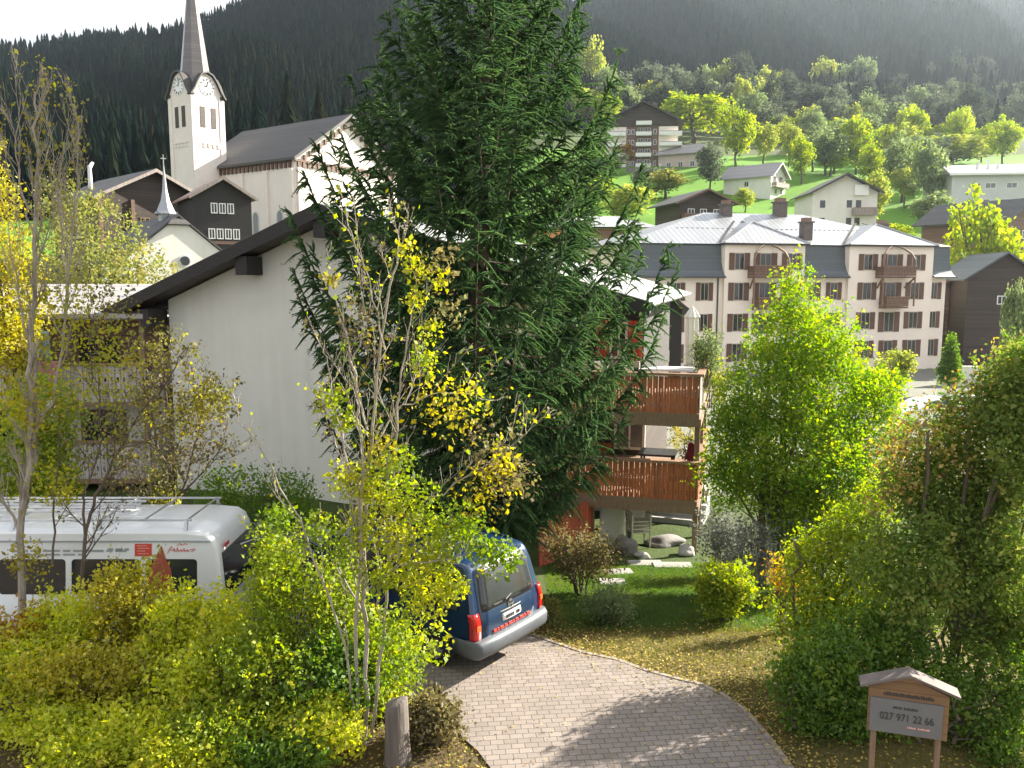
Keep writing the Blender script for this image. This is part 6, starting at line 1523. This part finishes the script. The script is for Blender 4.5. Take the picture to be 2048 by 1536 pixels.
# ---- left edge trees behind the bare ones
for (px, top, Y_, rx, mat, lab, sd) in ((-8, 250, 25, .6, 'l_yellow', 'bright yellow tree cut by the left edge behind the tall bare tree', 81), (170, 345, 37, 2.6, 'l_willow', 'large olive yellow willow like bush left of the chapel', 82), (30, 560, 21.5, 1.3, 'l_lime', 'green bush cut by the left edge behind the minibus', 83)):
    q = P(px, top, Y_); z0 = g(q[0], Y_); H = q[2] - z0
    if sd == 83: bl = [(q[0] + .1, Y_, z0 + 2.0, 1.1, .9, 1.6), (q[0] + .5, Y_, z0 + 3.4, .8, .8, 1.2)]
    else: bl = [(q[0], Y_, z0 + H * .68, rx, rx, H * .22), (q[0] + rx * .5, Y_ + .3, z0 + H * .5, rx, rx, H * .22), (q[0] - rx * .4, Y_, z0 + H * .85, rx * .55, rx * .5, H * .14), (q[0] + rx * .2, Y_ - .3, z0 + H * .4, rx * 1.1, rx, H * .2)]
    crown_tree('broadleaf_tree', lab, 'tree', (q[0], Y_, z0), bl, mat, 900 if sd == 82 else 520, 16, .11 if sd != 82 else .15, .18, sd, .12, inner=.25)

# ---- village and slope trees: five crowns, each tree its own pair of trunk and crown
protos = []
for k in range(5):
    r = np.random.default_rng(200 + k); bl = [(0, 0, .55, .26, .26, .30)]
    for i in range(7): a = r.uniform(0, 6.28); d = r.uniform(.10, .22); z = r.uniform(.33, .82); s = r.uniform(.11, .17); bl.append((math.cos(a) * d, math.sin(a) * d, z, s, s, min(s * 1.1, 1.0 - z)))
    V, Q, t = leaf_cloud(r, bl, 260, 15, .034, .026, .45, .3, .42); mc = arr_mesh('crown', V, Q, M['l_lime'], None, t)
    mb = MB(); mb.tube([tuple(p) for p in wob(r, (0, 0, -.05), (0, 0, .7), 7, .008)], list(np.linspace(.024, .004, 7)), 6)
    for i in range(6): a = r.uniform(0, 6.28); spawn(mb, wob(r, (0, 0, r.uniform(.2, .45)), (math.cos(a) * .2, math.sin(a) * .2, r.uniform(.5, .85)), 5, .01), .010, .003, r, 3, .1, 1)
    mt = mb.build('trunk', M['bark'], None); protos.append((mc, mt, [True]))
def slope_tree(label, px, base, top, wpx, Y, mat, group=None, k=0, name='broadleaf_tree'):
    if Y > 101: Y = float(min(ground_at(px, base)[1], 440))
    q0 = P(px, base, Y); q1 = P(px, top, Y); H = q1[2] - q0[2]; W = wpx * Y / F; mc, mt, first = protos[k % 5]
    z = g(q0[0], Y); zb = min(z, q0[2]); H = q1[2] - zb
    root = thing(name, label, 'tree', (q0[0], Y, zb - .1), (px * 37) % 360, group); k_ = 1.3 if Y > 101 else 1.0; v_ = random.Random(px).uniform(.85, 1.18) if Y > 101 else 1.0; sx = W / .70 * k_ / v_; root.scale = (sx, sx * .9, H * 1.12 * k_ * v_)
    for src, nm in ((mc, 'crown'), (mt, 'trunk')):
        if first[0]: o = src
        else: o = src.copy(); COL.objects.link(o)
        o.parent = root; o.name = nm
        if nm == 'crown': o.material_slots[0].link = 'OBJECT'; o.material_slots[0].material = M[mat]
    first[0] = False
TR = [
    ('wide lime green tree just behind the right side of the apartment block', 1385, 285, 198, 112, 258, 'l_lime'), ('bright lime tree at the right end of the pinkish annex below the forest', 1470, 345, 252, 82, 212, 'l_lime'),
    ('small golden tree in front of the left corner of the apartment block', 1245, 335, 296, 40, 221, 'l_orange'), ('pale yellow round tree on the meadow behind the guest house roof', 1250, 455, 378, 100, 133, 'l_pale'),
    ('lime tree on the meadow close to the right branches of the tall spruce', 1172, 445, 368, 90, 138, 'l_lime'), ('olive tree between the bright lime tree and the white meadow house', 1528, 330, 262, 52, 232, 'l_pale'),
    ('yellow tree above the roof of the white meadow house', 1577, 335, 268, 46, 226, 'l_pale'), ('green tree immediately right of the white meadow house', 1650, 352, 285, 76, 204, 'l_sage'),
    ('tall green yellow tree in the middle of the right slope', 1712, 350, 262, 70, 208, 'l_lime'), ('bright yellow green bush in front of the tall slope tree', 1662, 352, 312, 66, 186, 'l_lime'),
    ('yellow green tree behind the lopsided brown gable', 1738, 372, 310, 60, 176, 'l_lime'), ('grey green tree left of the long pale building', 1803, 405, 305, 78, 166, 'l_sage'), ('sage green tree beside the left corner of the long pale building', 1860, 432, 330, 76, 148, 'l_sage'),
    ('broad pale yellow tree above the roof of the long pale building', 1900, 335, 275, 118, 188, 'l_pale'), ('small orange tree high on the hazy right slope', 1798, 285, 238, 36, 300, 'l_orange'),
    ('yellow tree in front of the lopsided white house', 1748, 465, 383, 72, 117, 'l_pale'), ('big round yellow green tree right of the hotel roof', 1955, 545, 390, 165, 100, 'l_lime'), ('dull green bush between hotel roof and the big round tree', 1868, 478, 410, 90, 112, 'l_sage'),
    ('bare greyish tree below the pinkish annex', 1420, 392, 318, 66, 176, 'l_greygreen'), ('small yellowish shrub behind the ridge of the hotel roof', 1490, 425, 385, 44, 116, 'l_pale'),
    ('olive hedge like tree on the slope below the long dark wall', 1330, 398, 352, 90, 170, 'l_willow'), ('dark shrub row end at the foot of the apartment block by its left corner', 1222, 352, 318, 60, 214, 'l_greygreen'), ('green bush on the meadow below the apartment block', 1290, 385, 350, 70, 186, 'l_greygreen'),
    ('sage bush at the right edge in front of the weathered barn', 2035, 680, 545, 80, 60, 'l_sage'), ('yellow green leafy shrub at the foot of the hotel right of its balconies', 1785, 760, 690, 90, 66, 'l_pale'),
    ('green tree behind the willow bush and left of the old dark chalet', 192, 380, 295, 62, 110, 'l_green'), ('dim green tree low on the forest edge left of the clock tower', 110, 380, 320, 80, 130, 'l_greygreen'), ('yellow tree behind the left roof corner of the apartment block', 1218, 262, 205, 60, 262, 'l_lime'),
    ('lime bush under the eave of the long pale building', 1790, 500, 452, 70, 112, 'l_lime')]
for i, (lab, px, b_, t_, w_, Y_, mat) in enumerate(TR): slope_tree(lab, px, b_, t_, w_, Y_, mat, 'autumn trees on the village slope', i)
r = np.random.default_rng(9)
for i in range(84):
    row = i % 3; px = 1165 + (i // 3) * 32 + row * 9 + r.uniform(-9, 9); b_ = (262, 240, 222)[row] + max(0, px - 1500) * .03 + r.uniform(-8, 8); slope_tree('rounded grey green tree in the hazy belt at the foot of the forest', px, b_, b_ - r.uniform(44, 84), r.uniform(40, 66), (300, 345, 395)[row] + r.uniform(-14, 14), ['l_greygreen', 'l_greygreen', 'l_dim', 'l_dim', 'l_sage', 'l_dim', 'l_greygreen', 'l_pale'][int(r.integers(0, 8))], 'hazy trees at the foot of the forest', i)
for i in range(64):
    row = i % 6; px = 1490 + ((i * 97) % 540) + r.uniform(-12, 12); b_ = 285 + row * 22 + r.uniform(-8, 8) + (25 if px > 1780 else 0)
    if (1470 < px < 1600 and b_ > 318) or (1615 < px < 1775 and b_ > 350) or (px > 1880 and b_ > 338): continue
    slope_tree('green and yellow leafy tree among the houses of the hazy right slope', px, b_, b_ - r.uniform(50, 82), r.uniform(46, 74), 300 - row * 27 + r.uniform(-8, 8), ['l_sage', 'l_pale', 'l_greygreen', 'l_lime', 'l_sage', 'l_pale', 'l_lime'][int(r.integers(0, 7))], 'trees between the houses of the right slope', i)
q = P(1897, 775, 66)
root = thing('cypress_tree', 'narrow dark conical evergreen at the right corner of the hotel', 'tree', (q[0], 66, q[2]))
r = np.random.default_rng(77); bl = [(0, 0, .9 + i * .55, .95 - i * .13, .95 - i * .13, .7) for i in range(6)]
V, Q, t = leaf_cloud(r, bl, 420, 15, .16, .12, .4); arr_mesh('crown', V, Q, M['l_green'], root, t); MB().tube([(0, 0, -.5), (0, 0, 3.4)], [.12, .03], 6).build('trunk', M['bark'], root)
# conifers one can tell apart round the church
r = np.random.default_rng(13)
for (px, b_, t_, Y_, lab) in ((578, 300, 132, 175, 'tall pointed conifer behind the middle of the church roof'), (515, 290, 165, 185, 'conifer rising between the clock tower and the church roof ridge'), (640, 300, 155, 165, 'conifer above the right end of the church roof'), (690, 330, 180, 150, 'greenish conifer beside the church gable and the spruce'), (480, 285, 190, 190, 'conifer directly right of the clock tower')):
    q = P(px, b_, Y_); H = P(px, t_, Y_)[2] - q[2]; root = thing('conifer_tree', lab, 'conifer', (q[0], Y_, q[2] - 6), 0, 'conifers around the church')
    V, Q, t = conifers(r, np.zeros((1, 3)), np.array([H + 6]), 13, 11); arr_mesh('crown', V, Q, M['needles_far'], root, t)
    MB().tube([(0, 0, -2), (0, 0, H)], [.35, .08], 6).build('trunk', M['bark_spruce'], root)

for i, (px, b_, t_) in enumerate(((1232, 225, 120), (1345, 235, 148), (1400, 215, 130), (1548, 232, 160), (1640, 240, 172), (1765, 250, 180), (1835, 262, 170), (1925, 270, 195), (1990, 285, 190))):
    Yc = float(min(ground_at(px, b_)[1], 430)); q = P(px, b_, Yc); H = P(px, t_, Yc)[2] - q[2]; root = thing('conifer_tree', 'dark pointed conifer standing among the hazy rounded trees at the forest foot', 'conifer', (q[0], Yc, q[2] - 1), 0, 'conifers at the forest foot')
    V, Q, t = conifers(r, np.zeros((1, 3)), np.array([H + 1]), 11, 9); arr_mesh('crown', V, Q, M['needles_far'], root, t); MB().tube([(0, 0, -2), (0, 0, H)], [.3, .08], 6).build('trunk', M['bark_spruce'], root)

# ---- grass, litter: what nobody could count
def in_poly(x, y, poly):
    c_ = np.zeros(len(x), bool); n = len(poly)
    for i in range(n):
        x0, y0 = poly[i - 1]; x1, y1 = poly[i]
        m = ((y0 > y) != (y1 > y)); c_ ^= m & (x < (x1 - x0) * (y - y0) / ((y1 - y0) if y1 != y0 else 1e-9) + x0)
    return c_
def blades(name, r, n, x0, x1, y0, y1, hgt, wd, mat, keep, lab):
    x = r.uniform(x0, x1, n); y = r.uniform(y0, y1, n); m = keep(x, y); x, y = x[m], y[m]; n = len(x)
    C = np.stack([x, y, gz(x, y) - .01], 1); T = np.stack([r.normal(0, .35, n), r.normal(0, .35, n), np.ones(n)], 1) * (hgt * r.uniform(.5, 1.3, (n, 1))); a = r.uniform(0, 6.28, n)
    W = np.stack([np.cos(a), np.sin(a), 0 * a], 1) * wd; V, Q = leaf_quads(C, T, W)
    t = np.clip(.5 + .4 * np.sin(x * 2.1) * np.sin(y * 1.7 + 1) + r.uniform(-.3, .3, n), 0, 1)
    return tag(arr_mesh(name, V, Q, M[mat], None, t), lab, 'grass', kind='stuff')
op = [tuple(map(float, p)) for p in outline]
out_drive = lambda x, y: ~in_poly(x, y, op)
blades('lawn_grass', np.random.default_rng(51), 60000, .8, 7.5, 14.3, 21, .055, .006, 'l_grass', lambda x, y: out_drive(x, y), 'short green lawn below the balconies of the white chalet')
blades('verge_grass', np.random.default_rng(52), 42000, .4, 6.5, 8.3, 14.5, .06, .006, 'l_verge', lambda x, y: out_drive(x, y) & (x > .35 + 0 * y) & ((y > 12.5) | (x > 1.6)), 'dry olive grass on the verge right of the paved drive')
blades('bank_grass', np.random.default_rng(53), 15000, -7, .6, 8.2, 11.8, .07, .006, 'l_verge', lambda x, y: out_drive(x, y), 'thin dry grass under the yellow hedge')
def litter(name, r, n, x0, x1, y0, y1, keep, lab, size=.045, dz=.045):
    x = r.uniform(x0, x1, n); y = r.uniform(y0, y1, n); m = keep(x, y); x, y = x[m], y[m]; n = len(x)
    C = np.stack([x, y, gz(x, y) + dz + r.uniform(0, .012, n)], 1); a = r.uniform(0, 6.28, n); d = np.stack([np.cos(a), np.sin(a), r.normal(0, .25, n)], 1) * size * r.uniform(.6, 1.3, (n, 1))
    W = np.stack([-np.sin(a), np.cos(a), r.normal(0, .3, n)], 1) * size * .33; V, Q = leaf_quads(C, d, W)
    return tag(arr_mesh(name, V, Q, M['l_dry'], None, r.uniform(0, 1, n)), lab, 'leaves', kind='stuff')
edge = np.array(rw + [np.array(p) for p in rw_end])
def near_edge(x, y, dmax):
    d = np.full(len(x), 9.0)
    for p in refine(np.c_[edge, np.zeros(len(edge))], np.random.default_rng(0), 6, 0)[:, :2]: d = np.minimum(d, np.hypot(x - p[0], y - p[1]))
    return np.random.default_rng(5).uniform(0, 1, len(x)) < np.exp(-(d / dmax) ** 2)
litter('fallen_leaves', np.random.default_rng(54), 16000, .2, 6.5, 8.3, 14.8, lambda x, y: out_drive(x, y) & (near_edge(x, y, .7) | (np.random.default_rng(6).uniform(0, 1, len(x)) < .18)), 'yellow fallen leaves along the verge of the drive')
litter('scattered_leaves', np.random.default_rng(55), 2600, -1.5, 4.0, 8.3, 13.6, lambda x, y: ~out_drive(x, y) & (near_edge(x, y, .45) | (np.random.default_rng(7).uniform(0, 1, len(x)) < .12)), 'few fallen leaves lying on the paved drive', .04)
litter('leaf_litter', np.random.default_rng(56), 5000, -7, .4, 8.2, 12, lambda x, y: out_drive(x, y), 'brown leaf litter on the ground under the hedge')

# ------------------------------------------------------------------ haze: one closed box of even, thin air
hz = MB().box(-1600, -80, -12, 1500, 1700, 440).build('haze', None)
m, t, out = new_mat('haze_air'); t.nodes.remove(out); out = t.nodes.new("ShaderNodeOutputMaterial")
pv = t.nodes.new("ShaderNodeVolumePrincipled"); pv.inputs['Color'].default_value = (.74, .87, 1, 1); pv.inputs['Density'].default_value = .00012; pv.inputs['Anisotropy'].default_value = .70
t.links.new(pv.outputs[0], out.inputs['Volume']); hz.data.materials.append(m); tag(hz, 'thin pale autumn haze filling the valley', 'haze', kind='stuff')
